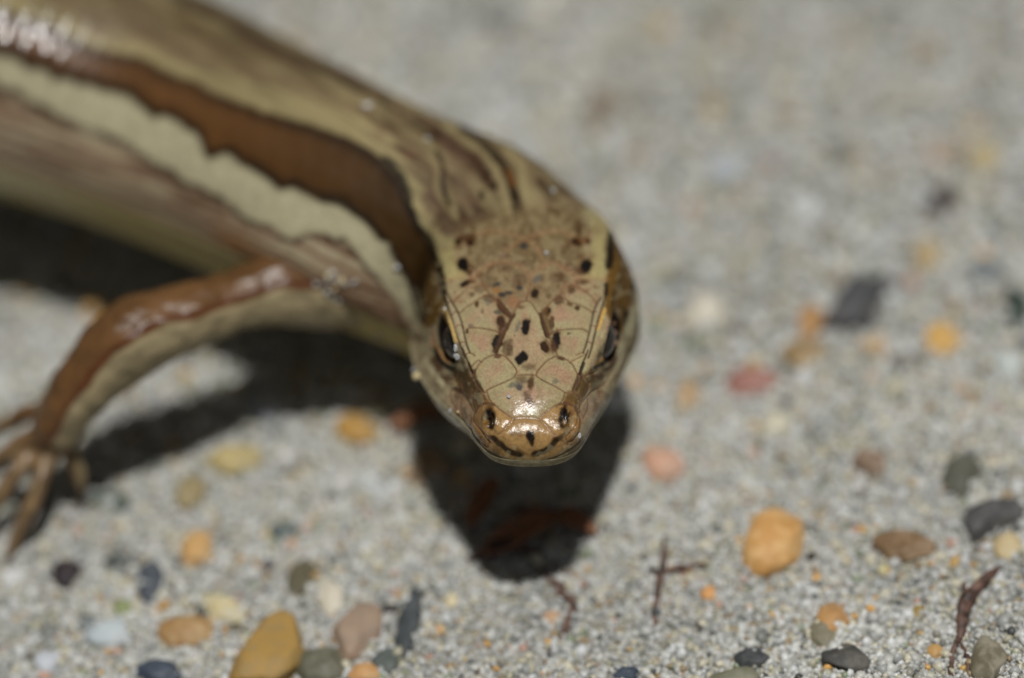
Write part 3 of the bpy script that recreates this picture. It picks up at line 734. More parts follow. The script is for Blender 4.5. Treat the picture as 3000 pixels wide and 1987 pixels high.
nstroke(c5((800,600),(900,720),(945,830),(960,930),(1010,1040),(1075,1100),(1110,1260)), 10, c_black, .9)
nstroke(c5((400,860),(540,900),(700,1010),(820,1140),(900,1330)), 9, c_dark, .75)
nstroke(c1((-60,240),(0,380),(60,520),(110,640),(160,720)), 16, c_cmid * .9, .9); nstroke(c1((95,450),(150,620),(185,700)), 7, c_black, .85); nstroke(c1((30,640),(70,700),(120,760)), 8, c_dark, .6)
wb = sstep(10.2, 11.4, LF + (n2 - .5) * .8)
C = Cb.copy()
C[hm] = Ch * (1 - wb[hm])[:, None] + Cb[hm] * wb[hm][:, None]
gloss = 0.60 - 0.43 * sstep(29, 36, LF)
spec = 0.10 + 0.65 * sstep(29, 36, LF) * (.25 + sstep(.35, .6, n2))
sn_w = sstep(1125, 1185, HP[:, 1]) * sstep(1340, 1260, HP[:, 1])
gloss[hm] = 0.60 - 0.39 * sn_w
spec[hm] = 0.10 + sn_w * .24 * sstep(.3, .62, g2)

# ring faces and closing caps
ri = np.arange(nr - 1)[:, None]; ci = np.arange(nc)[None, :]
a = ri * nc + ci; b = ri * nc + (ci + 1) % nc
quads = np.stack([a, b, b + nc, a + nc], 2).reshape(-1, 4)
BV = V.reshape(-1, 3)

# ---- the near foreleg with its foot, grown as one surface
def tube(path, radii, n=16, m=14):
    P_ = catmull(path, m); r_ = np.interp(np.linspace(0, 1, len(P_)), np.linspace(0, 1, len(radii)), radii)
    t = np.gradient(P_, axis=0); t /= np.linalg.norm(t, axis=1)[:, None]
    u = np.cross(t, [0.3, -0.5, 0.8]); u /= np.linalg.norm(u, axis=1)[:, None]; w = np.cross(t, u)
    an = np.linspace(0, 2 * math.pi, n, endpoint=False)
    v = P_[:, None] + (u[:, None] * np.cos(an)[None, :, None] + w[:, None] * np.sin(an)[None, :, None]) * r_[:, None, None]
    v = v.reshape(-1, 3); f = []
    for i in range(len(P_) - 1):
        for j in range(n): f.append((i * n + j, i * n + (j + 1) % n, (i + 1) * n + (j + 1) % n, (i + 1) * n + j))
    f.append(tuple(range(n))[::-1]); f.append(tuple((len(P_) - 1) * n + j for j in range(n)))
    return v, f, P_, r_

def fpts(*p): return np.array([PH(x * fullk, y * fullk, h) for x, y, h in p])
arm_path = fpts((880, 640, .70), (760, 655, .73), (640, 668, .76), (540, 697, .78), (430, 735, .80), (317, 777, .79), (250, 830, .72), (195, 890, .64), (155, 945, .55), (132, 990, .45), (110, 1035, .35))
arm_r = [.22, .20, .16, .130, .146, .170, .160, .135, .120, .115, .075]
parts = [tube(arm_path, arm_r)]
finger_defs = [
 fpts((140, 955, .50), (85, 950, .48), (30, 972, .40), (-40, 1010, .25), (-90, 1050, .10)),
 fpts((120, 990, .44), (60, 1018, .42), (0, 1060, .33), (-60, 1115, .18), (-100, 1165, .06)),
 fpts((100, 1022, .36), (50, 1078, .34), (5, 1140, .26), (-35, 1205, .13), (-60, 1250, .04)),
 fpts((115, 1030, .36), (98, 1098, .33), (72, 1170, .24), (38, 1240, .11), (20, 1290, .03)),
 fpts((140, 1010, .38), (166, 1055, .31), (180, 1095, .23), (188, 1135, .15))]
for fd in finger_defs: parts.append(tube(fd, [.050, .037, .039, .031, .018], 10, 8))
av = np.vstack([p[0] for p in parts]); af = []; off = 0
for p in parts:
    af += [tuple(i + off for i in f) for f in p[1]]; off += len(p[0])
tmp = new_mesh_object("foreleg_source", av, af)
md = tmp.modifiers.new("r", 'REMESH'); md.mode = 'VOXEL'; md.voxel_size = 0.010
ms = tmp.modifiers.new("s", 'SMOOTH'); ms.factor = 0.5; ms.iterations = 4
dg = bpy.context.evaluated_depsgraph_get(); ev = tmp.evaluated_get(dg); me = ev.to_mesh()
AV = np.zeros(len(me.vertices) * 3, np.float32); me.vertices.foreach_get("co", AV); AV = AV.reshape(-1, 3).astype(float)
AFq = [tuple(p.vertices) for p in me.polygons]
ev.to_mesh_clear(); bpy.data.objects.remove(tmp, do_unlink=True)
AFq = np.array([f if len(f) == 4 else (f[0], f[1], f[2], f[2]) for f in AFq])
# colours of the leg: chestnut above, dark line, cream front
cl = parts[0][2]; clr = parts[0][3]; clt = np.gradient(cl, axis=0); clt /= np.linalg.norm(clt, axis=1)[:, None]
idx = np.array([np.argmin(np.sum((cl - v) ** 2, 1)) for v in AV])
e_ = np.cross(clt[idx], camp - AV); e_ /= np.linalg.norm(e_, axis=1)[:, None]
e_ *= np.sign(e_ @ UP)[:, None]
wv = np.sum((AV - cl[idx]) * e_, 1) / clr[idx]
an_ = fbm(AV, 9, 2, 2)
wv2 = wv + (an_ - .5) * .35
CA_ = np.tile(lin(104, 74, 44), (len(AV), 1)) * (.55 + .9 * fbm(AV, 13, 29, 3))[:, None]
CA_ = mix(CA_, lin(150, 137, 106) * (.6 + .8 * fbm(AV, 15, 37, 2))[:, None], sstep(-.02, -.16, wv2)); CA_ = mix(CA_, lin(84, 40, 24), .8 * np.exp(-((wv2 - .05) / .10) ** 2))
CA_ = mix(CA_, lin(120, 106, 76), sstep(-.7, -.95, wv2) * .6)
foot = sstep(.52, .36, AV[:, 2]) * (AV[:, 0] < cl[-3][0] + .1)
CA_ = mix(CA_, lin(124, 102, 74) * (.45 + 1.1 * fbm(AV, 16, 31, 2))[:, None], foot)
# scale bumps on the leg
AVn = AV - cl[idx]; AVn /= np.linalg.norm(AVn, axis=1)[:, None] + 1e-9
AV = AV + AVn * ((fbm(AV, 14, 12, 2) - .5) * .022)[:, None]

k_ = int(np.argmin(np.abs(lq - 19.0))); c0 = SPN[k_]; r0 = np.cross(TA[k_], [0, 0, 1.0]); r0 /= np.linalg.norm(r0); t0 = TA[k_]; z0_ = np.array([0, 0, 1.0])
fl_path = np.array([c0 + r0 * .25 - z0_ * .1, c0 + r0 * .45 - z0_ * .22, c0 + r0 * .58 + t0 * .10 - z0_ * .34, c0 + r0 * .62 + t0 * .05 - z0_ * .52, [*(c0 + r0 * .64 - t0 * .02)[:2], .10]])
fparts = [tube(fl_path, [.19, .16, .14, .11, .08])]
for q in (-.10, -.03, .05, .13):
    p0 = fl_path[-1]; d_ = -t0 * .26 + r0 * q * 1.6
    fparts.append(tube(np.array([p0, p0 + d_ * .5 + z0_ * .03, p0 + d_ - z0_ * .06]), [.05, .036, .018], 10, 8))
FV = np.vstack([p[0] for p in fparts]); FF = []; off = 0
for p in fparts:
    FF += [f for f in (tuple(i + off for i in q) for q in p[1]) if len(f) == 4]; off += len(p[0])
AV = np.vstack([AV, FV]); AFq = np.vstack([AFq, np.array(FF) + len(AV) - len(FV)])
CA_ = np.vstack([CA_, np.tile(lin(104, 78, 48), (len(FV), 1)) * (.6 + .8 * fbm(FV, 13, 29, 3))[:, None]])
allV = np.vstack([BV, AV]); allF = np.vstack([quads, AFq + len(BV)])
allC = np.vstack([C, CA_]); allG = np.concatenate([gloss, np.full(len(AV), .32)]); allS = np.concatenate([spec, np.full(len(AV), .30)])

mskin, N, L, B = material("skink_skin")
at = N.new("ShaderNodeAttribute"); at.attribute_name = "Col"
ag = N.new("ShaderNodeAttribute"); ag.attribute_name = "Gloss"
tc = N.new("ShaderNodeTexCoord")
ns = N.new("ShaderNodeTexNoise"); ns.inputs["Scale"].default_value = 95; ns.inputs["Detail"].default_value = 4
L.new(tc.outputs["Object"], ns.inputs["Vector"])
crn = N.new("ShaderNodeValToRGB"); crn.color_ramp.elements[0].position = .3; crn.color_ramp.elements[1].position = .7
crn.color_ramp.elements[0].color = (.80, .78, .76, 1); crn.color_ramp.elements[1].color = (1.0, 1.0, 1.0, 1)
L.new(ns.outputs[0], crn.inputs[0])
mm = N.new("ShaderNodeMix"); mm.data_type = 'RGBA'; mm.blend_type = 'MULTIPLY'; mm.inputs[0].default_value = 1
L.new(at.outputs["Color"], mm.inputs[6]); L.new(crn.outputs[0], mm.inputs[7]); L.new(mm.outputs[2], B.inputs["Base Color"])
L.new(ag.outputs["Fac"], B.inputs["Roughness"])
B.inputs["IOR"].default_value = 1.5
asp = N.new("ShaderNodeAttribute"); asp.attribute_name = "Spec"; L.new(asp.outputs["Fac"], B.inputs["Specular IOR Level"])
bp = N.new("ShaderNodeBump"); bp.inputs["Strength"].default_value = 0.35; bp.inputs["Distance"].default_value = 0.004
L.new(ns.outputs[0], bp.inputs["Height"]); L.new(bp.outputs[0], B.inputs["Normal"])
# two kinds of face: build with from_pydata only for the few triangles
skink = new_mesh_object("skink", allV, allF, mskin, colors=allC, floats={"Gloss": allG, "Spec": allS})
skink.data.validate()
tag(skink, "brown skink with cream side stripes and spotted head shields, raised on the sand", "skink")

# eyes
meye, N, L, B = material("skink_eye")
B.inputs["Base Color"].default_value = (.012, .009, .008, 1); B.inputs["Roughness"].default_value = 0.12
hi = np.argmin(np.abs(lq - EYE_L))
for s in (-1, 1):
    c = SPN[hi] + RR[hi] * (s * EYE_X * MM) + NN[hi] * (EYE_Z * MM)
    v, f = ICO3
    vv_ = c + (RR[hi] * (v[:, :1] * EYE_R * .92) + TA[hi] * (v[:, 1:2] * EYE_R * 1.0) + NN[hi] * (v[:, 2:3] * EYE_R * .85)) * MM
    e = new_mesh_object("eye", vv_, f, meye, skink)
    e["label"] = "glossy black eye"

# claws
mclaw, N, L, B = material("skink_claw")
B.inputs["Base Color"].default_value = rgba(lin(70, 52, 36)); B.inputs["Roughness"].default_value = 0.35
for fd in finger_defs:
    d = fd[-1] - fd[-2]; d /= np.linalg.norm(d)
    pth = np.array([fd[-1] - d * .02, fd[-1] + d * .03 + [0, 0, .012], fd[-1] + d * .065 - [0, 0, .012]])
    v, f, _, _ = tube(pth, [.022, .016, .003], 8, 5)
    new_mesh_object("claw", v, f, mclaw, skink)

# ------------------------------------------------------------------ grains stuck to the skin
mclear, N, L, B = material("clear_grain")
B.inputs["Base Color"].default_value = (.55, .56, .57, 1); B.inputs["Roughness"].default_value = 0.18
B.inputs["Transmission Weight"].default_value = 0.35
mwhite, N, L, B = material("white_grain")
B.inputs["Base Color"].default_value = (.42, .42, .41, 1); B.inputs["Roughness"].default_value = 0.3
mcream, N, L, B = material("cream_grain")
B.inputs["Base Color"].default_value = rgba(lin(200, 184, 140)); B.inputs["Roughness"].default_value = 0.4
fv_ = np.sum((camp - allV) * 0, 1)
allN = np.zeros((len(allV), 3), np.float32)
skink.data.update(); nb = np.zeros(len(allV) * 3, np.float32); skink.data.vertices.foreach_get("normal", nb); allN = nb.reshape(-1, 3).astype(float)
if np.sum(allN[:len(BV)] * NOF) < 0: allN = -allN
aP, aD = project(allV)
afac = np.sum(allN * (camp - allV), 1) > 0

def on_skin(px, py):
    d = np.hypot(aP[:, 0] - px, aP[:, 1] - py)
    m = np.where((d < 7) & afac)[0]
    if len(m) == 0: m = np.argsort(d + (~afac) * 1e5)[:3]
    k = m[np.argmin(aD[m])]
    return allV[k], allN[k]

def angular(v, n_planes, lo, hi, seed):
    r = np.random.default_rng(seed); v = v.copy()
    for _ in range(n_planes):
        n = r.normal(size=3); n /= np.linalg.norm(n); h = r.uniform(lo, hi)
        d = v @ n; m = d > h
        v[m] -= np.outer((d[m] - h), n)
    return v

def skin_grain(px, py, rx, ry, mat, label, group=None, seed=0):
    p, n = on_skin(px, py)
    v, f = ICO2
    v = angular(v, 10, .45, .85, seed + int(px))
    ax, ay = rx * .8 / PXCM, ry * .8 / PXCM
    w = p + n * min(ax, ay) * .3 + RIGHT * (v[:, :1] * ax) + UP * (v[:, 1:2] * ay) + FWD * (v[:, 2:3] * min(ax, ay))
    o = new_mesh_object("sand_grain", w, f, mat, smooth=False)
    tag(o, label, "sand grain", group or "sand grains stuck to the skink")
for args in [
 (1599, 737, 9, 10, mwhite, "white sand grain stuck on the skink's nape"),
 (1332, 1022, 11, 17, mclear, "upper clear quartz grain stuck over the skink's eye, touching the glassy lump below"),
 (1334, 1044, 17, 14, mclear, "glassy lumpy quartz grain stuck below the skink's eye, under the taller clear grain"),
 (1298, 905, 8, 9, mwhite, "white sand grain stuck at the rear corner of the skink's eye"),
 (1313, 1204, 8, 9, mwhite, "white sand grain stuck on the skink's lip, beside a cream oval grain"),
 (1336, 1207, 6, 8, mcream, "cream oval sand grain stuck on the skink's upper lip"),
 (1702, 1280, 8, 12, mclear, "clear sand grain stuck at the skink's mouth line near the snout"),
 (1485, 1161, 11, 9, mwhite, "whitish flat grain stuck on the skink's snout behind the nostrils"),
 (1191, 1119, 19, 19, mcream, "beige sand grain hanging under the skink's jaw"),
 (1186, 1092, 12, 12, mwhite, "pale grain above the beige one hanging under the skink's jaw"),
 (1153, 1017, 15, 15, mwhite, "white sand grain stuck on the side of the skink's throat"),
 (1157, 786, 14, 16, mwhite, "white sand grain stuck on the cream neck stripe of the skink"),
 (1112, 985, 13, 12, mwhite, "white sand grain stuck low on the skink's throat"),
 (1078, 305, 20, 14, mwhite, "whitish grain stuck on the skink's back above the shoulder"),
 (1255, 405, 18, 12, mwhite, "whitish grain stuck on the skink's neck beside the pale dorsal line"),
 (1622, 556, 12, 12, mwhite, "pale grain stuck on the far side of the skink's neck"),
 (1800, 975, 6, 6, mwhite, "tiny white grain stuck behind the skink's eye that has no quartz on it"),
]:
    skin_grain(*args)
r_ = np.random.default_rng(3)
for k in range(34):
    gx_ = 940 + r_.normal() * 48; gy_ = 858 + (gx_ - 940) * .35 + r_.normal() * 24
    s_ = r_.uniform(8, 15)
    skin_grain(gx_, gy_, s_, s_ * r_.uniform(.7, 1.1), (mwhite, mclear, mcream)[k % 3], "pale sand grain dusted on the skink's shoulder above the foreleg", "sand grains on the skink's shoulder", k)

# ------------------------------------------------------------------ pebbles
def pebble_mat(c1, c2, scale, rough):
    m, N, L, B = material("pebble_stone")
    tc = N.new("ShaderNodeTexCoord"); nz = N.new("ShaderNodeTexNoise"); nz.inputs["Scale"].default_value = scale; nz.inputs["Detail"].default_value = 4
    L.new(tc.outputs["Object"], nz.inputs["Vector"])
    r = N.new("ShaderNodeValToRGB"); r.color_ramp.elements[0].position = .42; r.color_ramp.elements[1].position = .62
    r.color_ramp.elements[0].color = rgba(c1); r.color_ramp.elements[1].color = rgba(c2)
    L.new(nz.outputs[0], r.inputs[0]); L.new(r.outputs[0], B.inputs["Base Color"])
    B.inputs["Roughness"].default_value = rough
    b = N.new("ShaderNodeBump"); b.inputs["Strength"].default_value = .25; b.inputs["Distance"].default_value = .01
    n2 = N.new("ShaderNodeTexNoise"); n2.inputs["Scale"].default_value = 40; L.new(tc.outputs["Object"], n2.inputs["Vector"])
    L.new(n2.outputs[0], b.inputs["Height"]); L.new(b.outputs[0], B.inputs["Normal"])
    return m

def pebble(px, py, ra, rb, ang, c1, c2, shp, label, group="pebbles scattered on the sand"):
    a = rad(ang); u = np.array([math.cos(a), -math.sin(a)]); w = np.array([math.sin(a), math.cos(a)])
    p = np.array([px, py])
    A = (PH(*(p + u * ra)) - PH(*(p - u * ra))) / 2; Bv = (PH(*(p + w * rb)) - PH(*(p - w * rb))) / 2
    la = np.linalg.norm(A); A /= la; Bv = Bv - A * (Bv @ A); lb = np.linalg.norm(Bv); Bv /= lb
    la *= 1.14; lb *= 1.1
    hgt = .70 * min(la, lb)
    c = PH(px, py + .25 * hgt * PXCM, 0.0)
    gz0 = ground_z(c[None, 0], c[None, 1])[0]
    c = np.array([c[0], c[1], gz0 + hgt * .18])
    v, f = ICO3
    sd = int(px * 7 + py)
    if shp == 'a': v = angular(v, 12, .62, .88, sd) * 1.12
    elif shp == 'o': v = angular(v, 4, .8, .95, sd) * 1.04
    elif shp == 's': v = angular(v, 6, .7, .9, sd) * 1.08
    v = v * (1 + .34 * (fbm(v + 3, 1.3, sd % 97, 3) - .5))[:, None]
    W = A * (v[:, :1] * la) + Bv * (v[:, 1:2] * lb) + np.array([0, 0, 1.0]) * (v[:, 2:3] * hgt)
    dull = lambda c: lin(*c) * .78 + lin(*c).mean() * .16
    o = new_mesh_object("pebble", W, f, pebble_mat(dull(c1), dull(c2), 14, .62 if shp != 'a' else .7))
    o.location = tuple(c)
    tag(o, label, "pebble", group)

G_, O_ = (80, 80, 72), (206, 150, 70)
for args in [
 # right side
 (2263, 1585, 84, 76, 70, (206,148,62), (222,172,96), 'o', "large rounded orange pebble lying alone on the grey sand"),
 (2816, 1391, 54, 48, 80, (84,84,70), (98,98,84), 's', "rounded greenish grey pebble just above the dark slate chunk"),
 (2903, 1516, 76, 46, 32, (70,70,70), (92,90,88), 'a', "angular dark slate chunk with a pale cream pebble against it"),
 (2949, 1598, 37, 35, 0, (196,172,120), (206,186,140), 'o', "round cream pebble leaning against the dark slate chunk"),
 (2648, 1600, 82, 38, -4, (120,90,50), (150,122,88), 's', "brown oblong pebble between the orange pebble and the slate chunk"),
 (2551, 1366, 50, 42, -50, (130,104,80), (160,136,112), 'a', "small pinkish brown chip with a dark underside"),
 (2440, 1800, 44, 38, 60, (190,138,66), (176,130,70), 's', "orange brown pebble with a grey olive stone in front of it"),
 (2408, 1845, 36, 44, 0, (120,114,88), (136,130,104), 's', "grey olive stone in front of an orange brown pebble"),
 (2201, 1922, 42, 28, 5, (58,60,62), (84,86,88), 'a', "small dark slate chip on top of a greenish stone"),
 (2150, 1978, 62, 26, 5, (112,112,88), (130,128,104), 's', "flat greenish stone under a small slate chip"),
 (2470, 1925, 62, 34, -10, (64,62,58), (96,92,84), 'a', "dark charcoal crumb of stone beside the greenish flat stone"),
 (2898, 1925, 62, 46, 85, (112,104,80), (146,138,116), 'a', "speckled grey brown rock beside the dark twig"),
 (2077, 1741, 21, 18, 0, (214,146,64), (220,160,84), 'o', "tiny bright orange pebble on bare sand"),
 (2053, 1826, 14, 24, 0, (56,48,38), (76,66,54), 'a', "tiny dark brown chip below the tiny bright orange pebble"),
 (2509, 874, 112, 62, 42, (66,68,72), (86,84,82), 'a', "large long slate grey stone pointing away from the camera"),
 (2759, 589, 46, 34, 0, (62,50,46), (78,66,58), 's', "dark chocolate brown pebble alone on the far sand"),
 (2754, 982, 46, 44, 0, (206,156,60), (214,170,84), 'o', "round yellow pebble on the far sand beyond the orange one"),
 (2376, 936, 34, 44, 0, (184,132,62), (176,132,76), 's', "orange brown pebble touching the long slate stone"),
 (2356, 1033, 62, 34, 8, (146,116,62), (156,130,80), 's', "ochre brown flat pebble between the long slate and the red pebble"),
 (2208, 1109, 70, 38, 6, (164,106,90), (160,116,102), 's', "reddish pink pebble beyond the large orange pebble"),
 (2982, 890, 36, 56, 0, (40,58,50), (56,72,64), 's', "dark green pebble beside the blue grey one"),
 (2887, 788, 46, 28, 5, (92,102,106), (108,116,118), 's', "blue grey pebble near the dark green one"),
 (2713, 727, 30, 42, 0, (176,146,90), (182,160,112), 'o', "dull yellow pebble beyond the long slate stone"),
 (2882, 466, 46, 34, 0, (182,160,106), (186,170,124), 'o', "pale straw coloured pebble far out on the sand"),
 (2468, 456, 38, 34, 0, (108,108,98), (122,120,112), 's', "dull grey pebble far out on the sand"),
 (2065, 895, 46, 40, 10, (206,196,174), (212,206,190), 'o', "cream white pebble near the skink's cheek"),
 (1933, 941, 24, 22, 0, (106,122,78), (120,132,96), 'o', "small moss green pebble close to the skink's cheek"),
 (2050, 1002, 44, 22, 5, (110,120,90), (124,130,104), 's', "flat grey green pebble below the cream white one"),
 (2014, 1155, 26, 42, 0, (190,152,102), (184,156,116), 's', "tan pebble beside the reddish pink pebble"),
 (2642, 1058, 40, 28, 0, (116,114,104), (128,124,114), 's', "mid grey pebble below the long slate stone"),
 (2555, 1004, 38, 22, 5, (196,158,104), (190,164,122), 's', "pale orange chip in front of the long slate stone"),
 (2826, 1155, 50, 15, -60, (190,150,104), (180,150,116), 's', "thin tan splinter of stone standing out on the sand"),
 (2126, 507, 54, 34, 0, (164,172,178), (176,182,186), 's', "bluish white pebble on the far sand beside the skink's neck"),
 (2958, 1058, 44, 38, 0, (186,194,188), (194,200,196), 's', "greenish white pebble below the dark green one"),
 (1939, 1356, 56, 40, -15, (206,152,118), (196,156,130), 's', "peach coloured pebble at the edge of the skink's shadow"),
 (2740, 1905, 22, 18, 0, (198,150,70), (190,150,90), 'o', "small amber pebble next to the dark twig"),
 (2586, 1668, 18, 14, 0, (196,186,120), (190,180,130), 'o', "tiny lemon coloured grain above the speckled rock"),
 (2380, 1290, 26, 18, 0, (122,124,112), (140,140,130), 's', "small dull grey chip beyond the large orange pebble"),
 (2690, 1790, 18, 22, 0, (150,124,40), (160,136,60), 'o', "tiny olive gold pebble beside the twig"),
 # left and front
 (198, 1678, 38, 36, 0, (46,36,40), (60,50,54), 's', "round dark purple pebble in front of the skink's foot"),
 (440, 1697, 48, 38, 85, (62,70,82), (78,86,94), 's', "blocky blue slate pebble"),
 (346, 1645, 48, 24, 5, (66,72,68), (84,88,82), 'a', "dark grey green chip touching the blue slate pebble"),
 (578, 1607, 46, 40, 80, (204,154,76), (198,158,94), 'o', "orange yellow pebble beyond the blue slate pebble"),
 (359, 1784, 26, 22, 0, (132,146,84), (140,150,100), 'o', "small leaf green pebble below the blue slate pebble"),
 (545, 1843, 76, 44, 4, (166,124,64), (184,150,96), 'o', "oval brown orange pebble left of the big yellow stone"),
 (790, 1915, 112, 78, 60, (172,132,44), (160,128,60), 'a', "largest stone, mustard yellow and lumpy"),
 (465, 1978, 66, 32, 5, (56,68,86), (74,84,98), 's', "deep blue stone below the oval brown orange pebble"),
 (883, 1687, 46, 36, 80, (88,82,56), (104,98,72), 's', "olive brown pebble behind the big mustard stone"),
 (790, 1645, 22, 17, 70, (70,66,66), (86,82,80), 'a', "tiny charcoal chip beside the olive brown pebble"),
 (828, 1556, 40, 28, -10, (88,100,98), (108,116,112), 's', "dark teal pebble beyond the olive brown one"),
 (852, 1590, 20, 14, 10, (200,148,100), (190,150,112), 'o', "tiny peach chip touching the dark teal pebble"),
 (321, 1860, 60, 34, 5, (176,188,192), (188,196,198), 's', "icy white pebble below the leaf green one"),
 (971, 1746, 48, 34, -70, (212,202,176), (204,196,176), 'o', "smooth ivory pebble beside the mustard stone"),
 (146, 1852, 24, 20, 0, (112,114,108), (126,128,122), 's', "small grey pebble below the dark purple one"),
 (255, 1828, 24, 20, 0, (106,114,114), (124,130,128), 's', "small slate grey pebble beside the icy white one"),
 (650, 1775, 58, 30, -30, (208,190,130), (200,192,160), 's', "pale yellow flake of stone tilted behind the mustard stone"),
 (690, 1835, 36, 15, 0, (92,86,60), (110,104,80), 'a', "dark olive sliver under the pale yellow flake"),
 (942, 1944, 66, 44, 0, (96,96,74), (116,114,94), 's', "grey olive stone right against the mustard stone"),
 (40, 1700, 32, 28, 0, (206,206,204), (196,196,192), 'o', "white pebble beside the skink's foot"),
 (139, 1940, 34, 30, 0, (190,196,204), (184,188,194), 'o', "bluish white pebble below the small grey one"),
 (1200, 1820, 92, 30, 78, (58,64,66), (78,84,86), 's', "long dark slate sliver pointing towards the skink's shadow"),
 (1046, 1845, 72, 58, 60, (160,134,108), (148,124,102), 's', "dusty pinkish brown pebble beside the long slate sliver"),
 (1071, 1970, 44, 28, 5, (206,150,80), (200,156,96), 'o', "orange stone below the dusty pinkish brown pebble"),
 (1130, 1935, 34, 38, 0, (80,90,86), (98,104,98), 'a', "dark grey green stone at the foot of the slate sliver"),
 (1837, 1980, 34, 20, 0, (48,62,78), (66,78,92), 'a', "small dark blue chip alone on the sand"),
 (1324, 1763, 20, 17, 0, (214,196,146), (206,194,156), 'o', "tiny cream pebble beside the long slate sliver"),
 (1046, 1263, 52, 40, -35, (186,138,40), (176,136,60), 'o', "golden yellow pebble half inside the skink's shadow"),
 (1255, 1376, 54, 44, 0, (150,124,92), (160,136,106), 's', "tan pebble lying in the skink's shadow"),
 (695, 1357, 68, 36, 8, (186,164,96), (176,160,110), 's', "flat straw yellow pebble beyond the foot's shadow"),
 (325, 1478, 44, 24, -10, (50,72,60), (66,84,72), 's', "dark bottle green pebble in the shadow of the foreleg"),
 (561, 1452, 40, 44, 0, (158,142,96), (140,122,78), 's', "khaki pebble near the flat straw yellow one"),
 (1080, 1420, 60, 22, -35, (190,194,194), (180,184,182), 's', "pale grey flake on the sand at the shadow's border"),
 (780, 1195, 60, 40, 0, (150,156,162), (160,164,168), 's', "bluish grey stone behind the foreleg's shadow"),
 (870, 150, 60, 46, 0, (172,158,132), (164,154,136), 's', "tan stone far behind the skink's back"),
 (1010, 110, 52, 40, 0, (178,172,156), (170,166,156), 's', "pale stone far behind the skink's back"),
 (1460, 50, 60, 40, 0, (104,108,108), (122,124,124), 's', "dull blue grey stone far behind the skink"),
 (1780, 300, 64, 46, 10, (142,130,110), (132,124,110), 's', "olive tan stone behind the skink's neck"),
 (2560, 250, 40, 30, 0, (180,180,172), (170,170,166), 's', "pale grey stone on the farthest sand"),
 (1290, 1845, 16, 13, 0, (200,150,80), (196,156,100), 'o', "tiny amber pebble below the tiny cream one"),
 (1618, 1810, 24, 18, 0, (196,152,110), (186,156,124), 'o', "small peach pebble beside the dark strip made for shaded sand cracks"),
]:
    pebble(*args)

# ------------------------------------------------------------------ root and leaf fragments, and a strip for shaded sand cracks
mroot, N, L, B = material("dry_root")
tc = N.new("ShaderNodeTexCoord"); nz = N.new("ShaderNodeTexNoise"); nz.inputs["Scale"].default_value = 18; nz.inputs["Detail"].default_value = 6
L.new(tc.outputs["Object"], nz.inputs["Vector"]); r = N.new("ShaderNodeValToRGB")
r.color_ramp.elements[0].color = rgba(lin(46, 32, 26)); r.color_ramp.elements[1].color = rgba(lin(118, 88, 74))
r.color_ramp.elements[0].position = .35; r.color_ramp.elements[1].position = .7
L.new(nz.outputs[0], r.inputs[0]); L.new(r.outputs[0], B.inputs["Base Color"]); B.inputs["Roughness"].default_value = .6

def root(paths, label, name="root_and_crack_strip"):
    vs = []; fs = []; off = 0
    for pts, rr in paths:
        w = np.array([PH(x, y, h) for x, y, h in pts]); w[:, 2] += ground_z(w[:, 0], w[:, 1]) - .015
        v, f, _, _ = tube(w, [q * 1.05 / PXCM for q in rr], 10, 8)
        v = v + (fbm(v, 22, 3, 2) - .5)[:, None] * .03
        vs.append(v); fs += [tuple(i + off for i in q) for q in f]; off += len(v)
    o = new_mesh_object(name, np.vstack(vs), fs, mroot)
    tag(o, label, "root fragment", "dry root fragments on the sand")
root([([(2925, 1665, .03), (2880, 1700, .05), (2835, 1745, .05), (2820, 1800, .04), (2815, 1860, .03)], [7, 16, 24, 20, 12]), ([(2835, 1745, .05), (2822, 1700, .05)], [12, 6]),
      ([(2815, 1850, .03), (2790, 1900, .02), (2780, 1990, .01)], [11, 8, 9]), ([(2815, 1850, .03), (2830, 1920, .02), (2835, 1990, .01)], [9, 8, 7])], "forked dark reddish brown twig beside the speckled rock", "twig")
root([([(1950, 1570, .05), (1945, 1640, .05), (1935, 1700, .04), (1922, 1760, .03), (1918, 1860, .02)], [7, 10, 12, 10, 7]), ([(1938, 1680, .05), (1985, 1668, .05), (2068, 1660, .03)], [8, 7, 5]), ([(1936, 1690, .05), (1895, 1665, .04)], [7, 4])],
     "thin branching brown rootlet near the tiny bright orange pebble")
root([([(1600, 1680, .03), (1640, 1720, .04), (1676, 1770, .04), (1690, 1810, .02)], [8, 12, 11, 7]), ([(1676, 1770, .04), (1650, 1850, .02), (1620, 1890, .01), (1585, 1945, .0)], [9, 12, 14, 10])],  # dark strip added where the sand only has shaded cracks between clods
     "dark crooked rootlet below the skink's shadow")
root([([(1560, 1690, .02), (1600, 1665, .03), (1680, 1672, .03)], [5, 7, 5])], "short reddish stalk at the tip of the skink's shadow")
root([([(1370, 1640, .02), (1430, 1600, .05), (1510, 1590, .05), (1580, 1610, .03)], [10, 20, 18, 8])], "broad brown scrap of bark inside the skink's shadow", "bark_scrap")
root([([(1480, 1510, .02), (1560, 1490, .05), (1640, 1510, .03)], [8, 18, 8])], "narrow brown bark strip deep in the skink's shadow", "bark_strip")

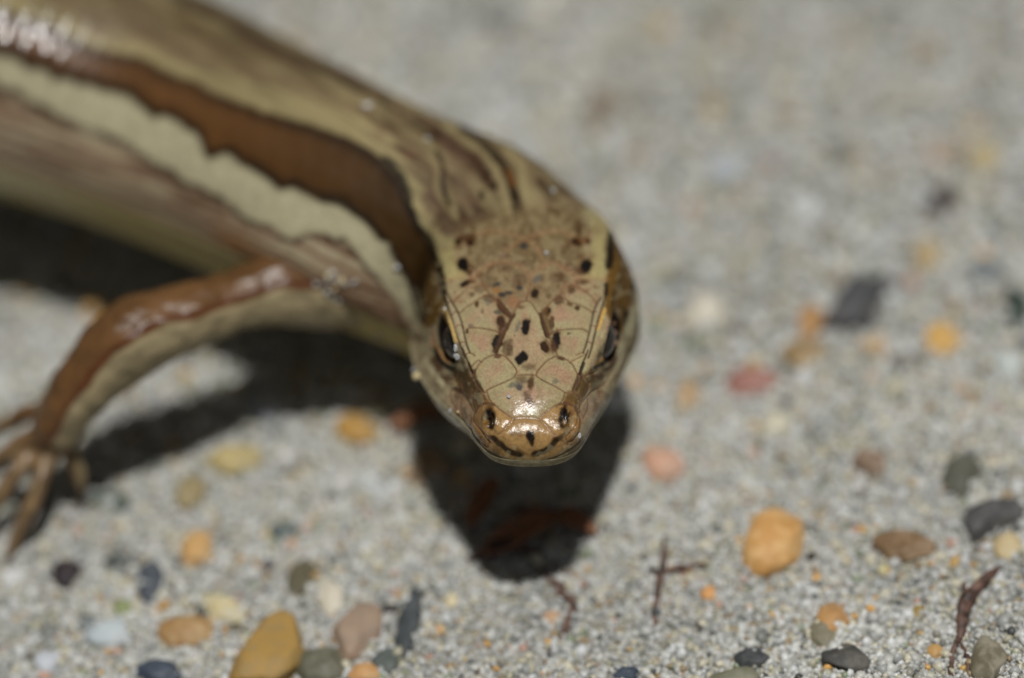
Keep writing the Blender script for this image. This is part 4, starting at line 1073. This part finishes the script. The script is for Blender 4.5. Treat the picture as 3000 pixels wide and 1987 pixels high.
# brown leaf litter lying under the raised head
mleaf, N, L, B = material("leaf_litter")
tc = N.new("ShaderNodeTexCoord"); nz = N.new("ShaderNodeTexNoise"); nz.inputs["Scale"].default_value = 9; nz.inputs["Detail"].default_value = 6
L.new(tc.outputs["Object"], nz.inputs["Vector"]); r = N.new("ShaderNodeValToRGB")
r.color_ramp.elements[0].color = rgba(lin(92, 62, 44)); r.color_ramp.elements[1].color = rgba(lin(164, 112, 78))
L.new(nz.outputs[0], r.inputs[0]); L.new(r.outputs[0], B.inputs["Base Color"]); B.inputs["Roughness"].default_value = .7
def litter(px, py, ra, rb, ang, label):
    a = rad(ang); c = PH(px, py, 0)
    n1_, n2_ = 22, 9; vs = []
    A = np.array([math.cos(a), math.sin(a), 0]); Bq = np.array([-math.sin(a), math.cos(a), 0]); la, lb = ra / PXCM, rb / PXCM
    for i in range(n1_):
        t = i / (n1_ - 1) * 2 - 1; w_ = lb * math.sqrt(max(0.02, 1 - t * t)) 
        for j in range(n2_):
            q = j / (n2_ - 1) * 2 - 1
            vs.append(c + A * t * la + Bq * q * w_ + np.array([0, 0, .03 + .05 * q * q * lb / .1 + .03 * (1 - t * t)]))
    vs = np.array(vs); vs[:, 2] += ground_z(vs[:, 0], vs[:, 1]) + (fbm(vs, 9, int(px) % 50, 2) - .5) * .05; vs[:, :2] += (fbm(vs, 7, 5, 2) - .5)[:, None] * .05
    fs = [(i * n2_ + j, i * n2_ + j + 1, (i + 1) * n2_ + j + 1, (i + 1) * n2_ + j) for i in range(n1_ - 1) for j in range(n2_ - 1)]
    o = new_mesh_object("leaf_scrap", vs, fs, mleaf)
    so = o.modifiers.new("thickness", 'SOLIDIFY'); so.thickness = .012
    tag(o, label, "leaf scrap", "brown leaf scraps in the skink's shadow")
litter(1540, 1590, 130, 52, 20, "largest curled reddish brown leaf scrap in the skink's shadow")
litter(1690, 1560, 80, 34, -35, "narrow brown leaf scrap at the shadow's edge below the skink's cheek")
litter(1420, 1500, 90, 36, 60, "brown leaf scrap standing steeply in the shadow under the skink's chin")
litter(1230, 1260, 100, 40, 10, "amber brown leaf scrap in the shadow under the skink's throat")
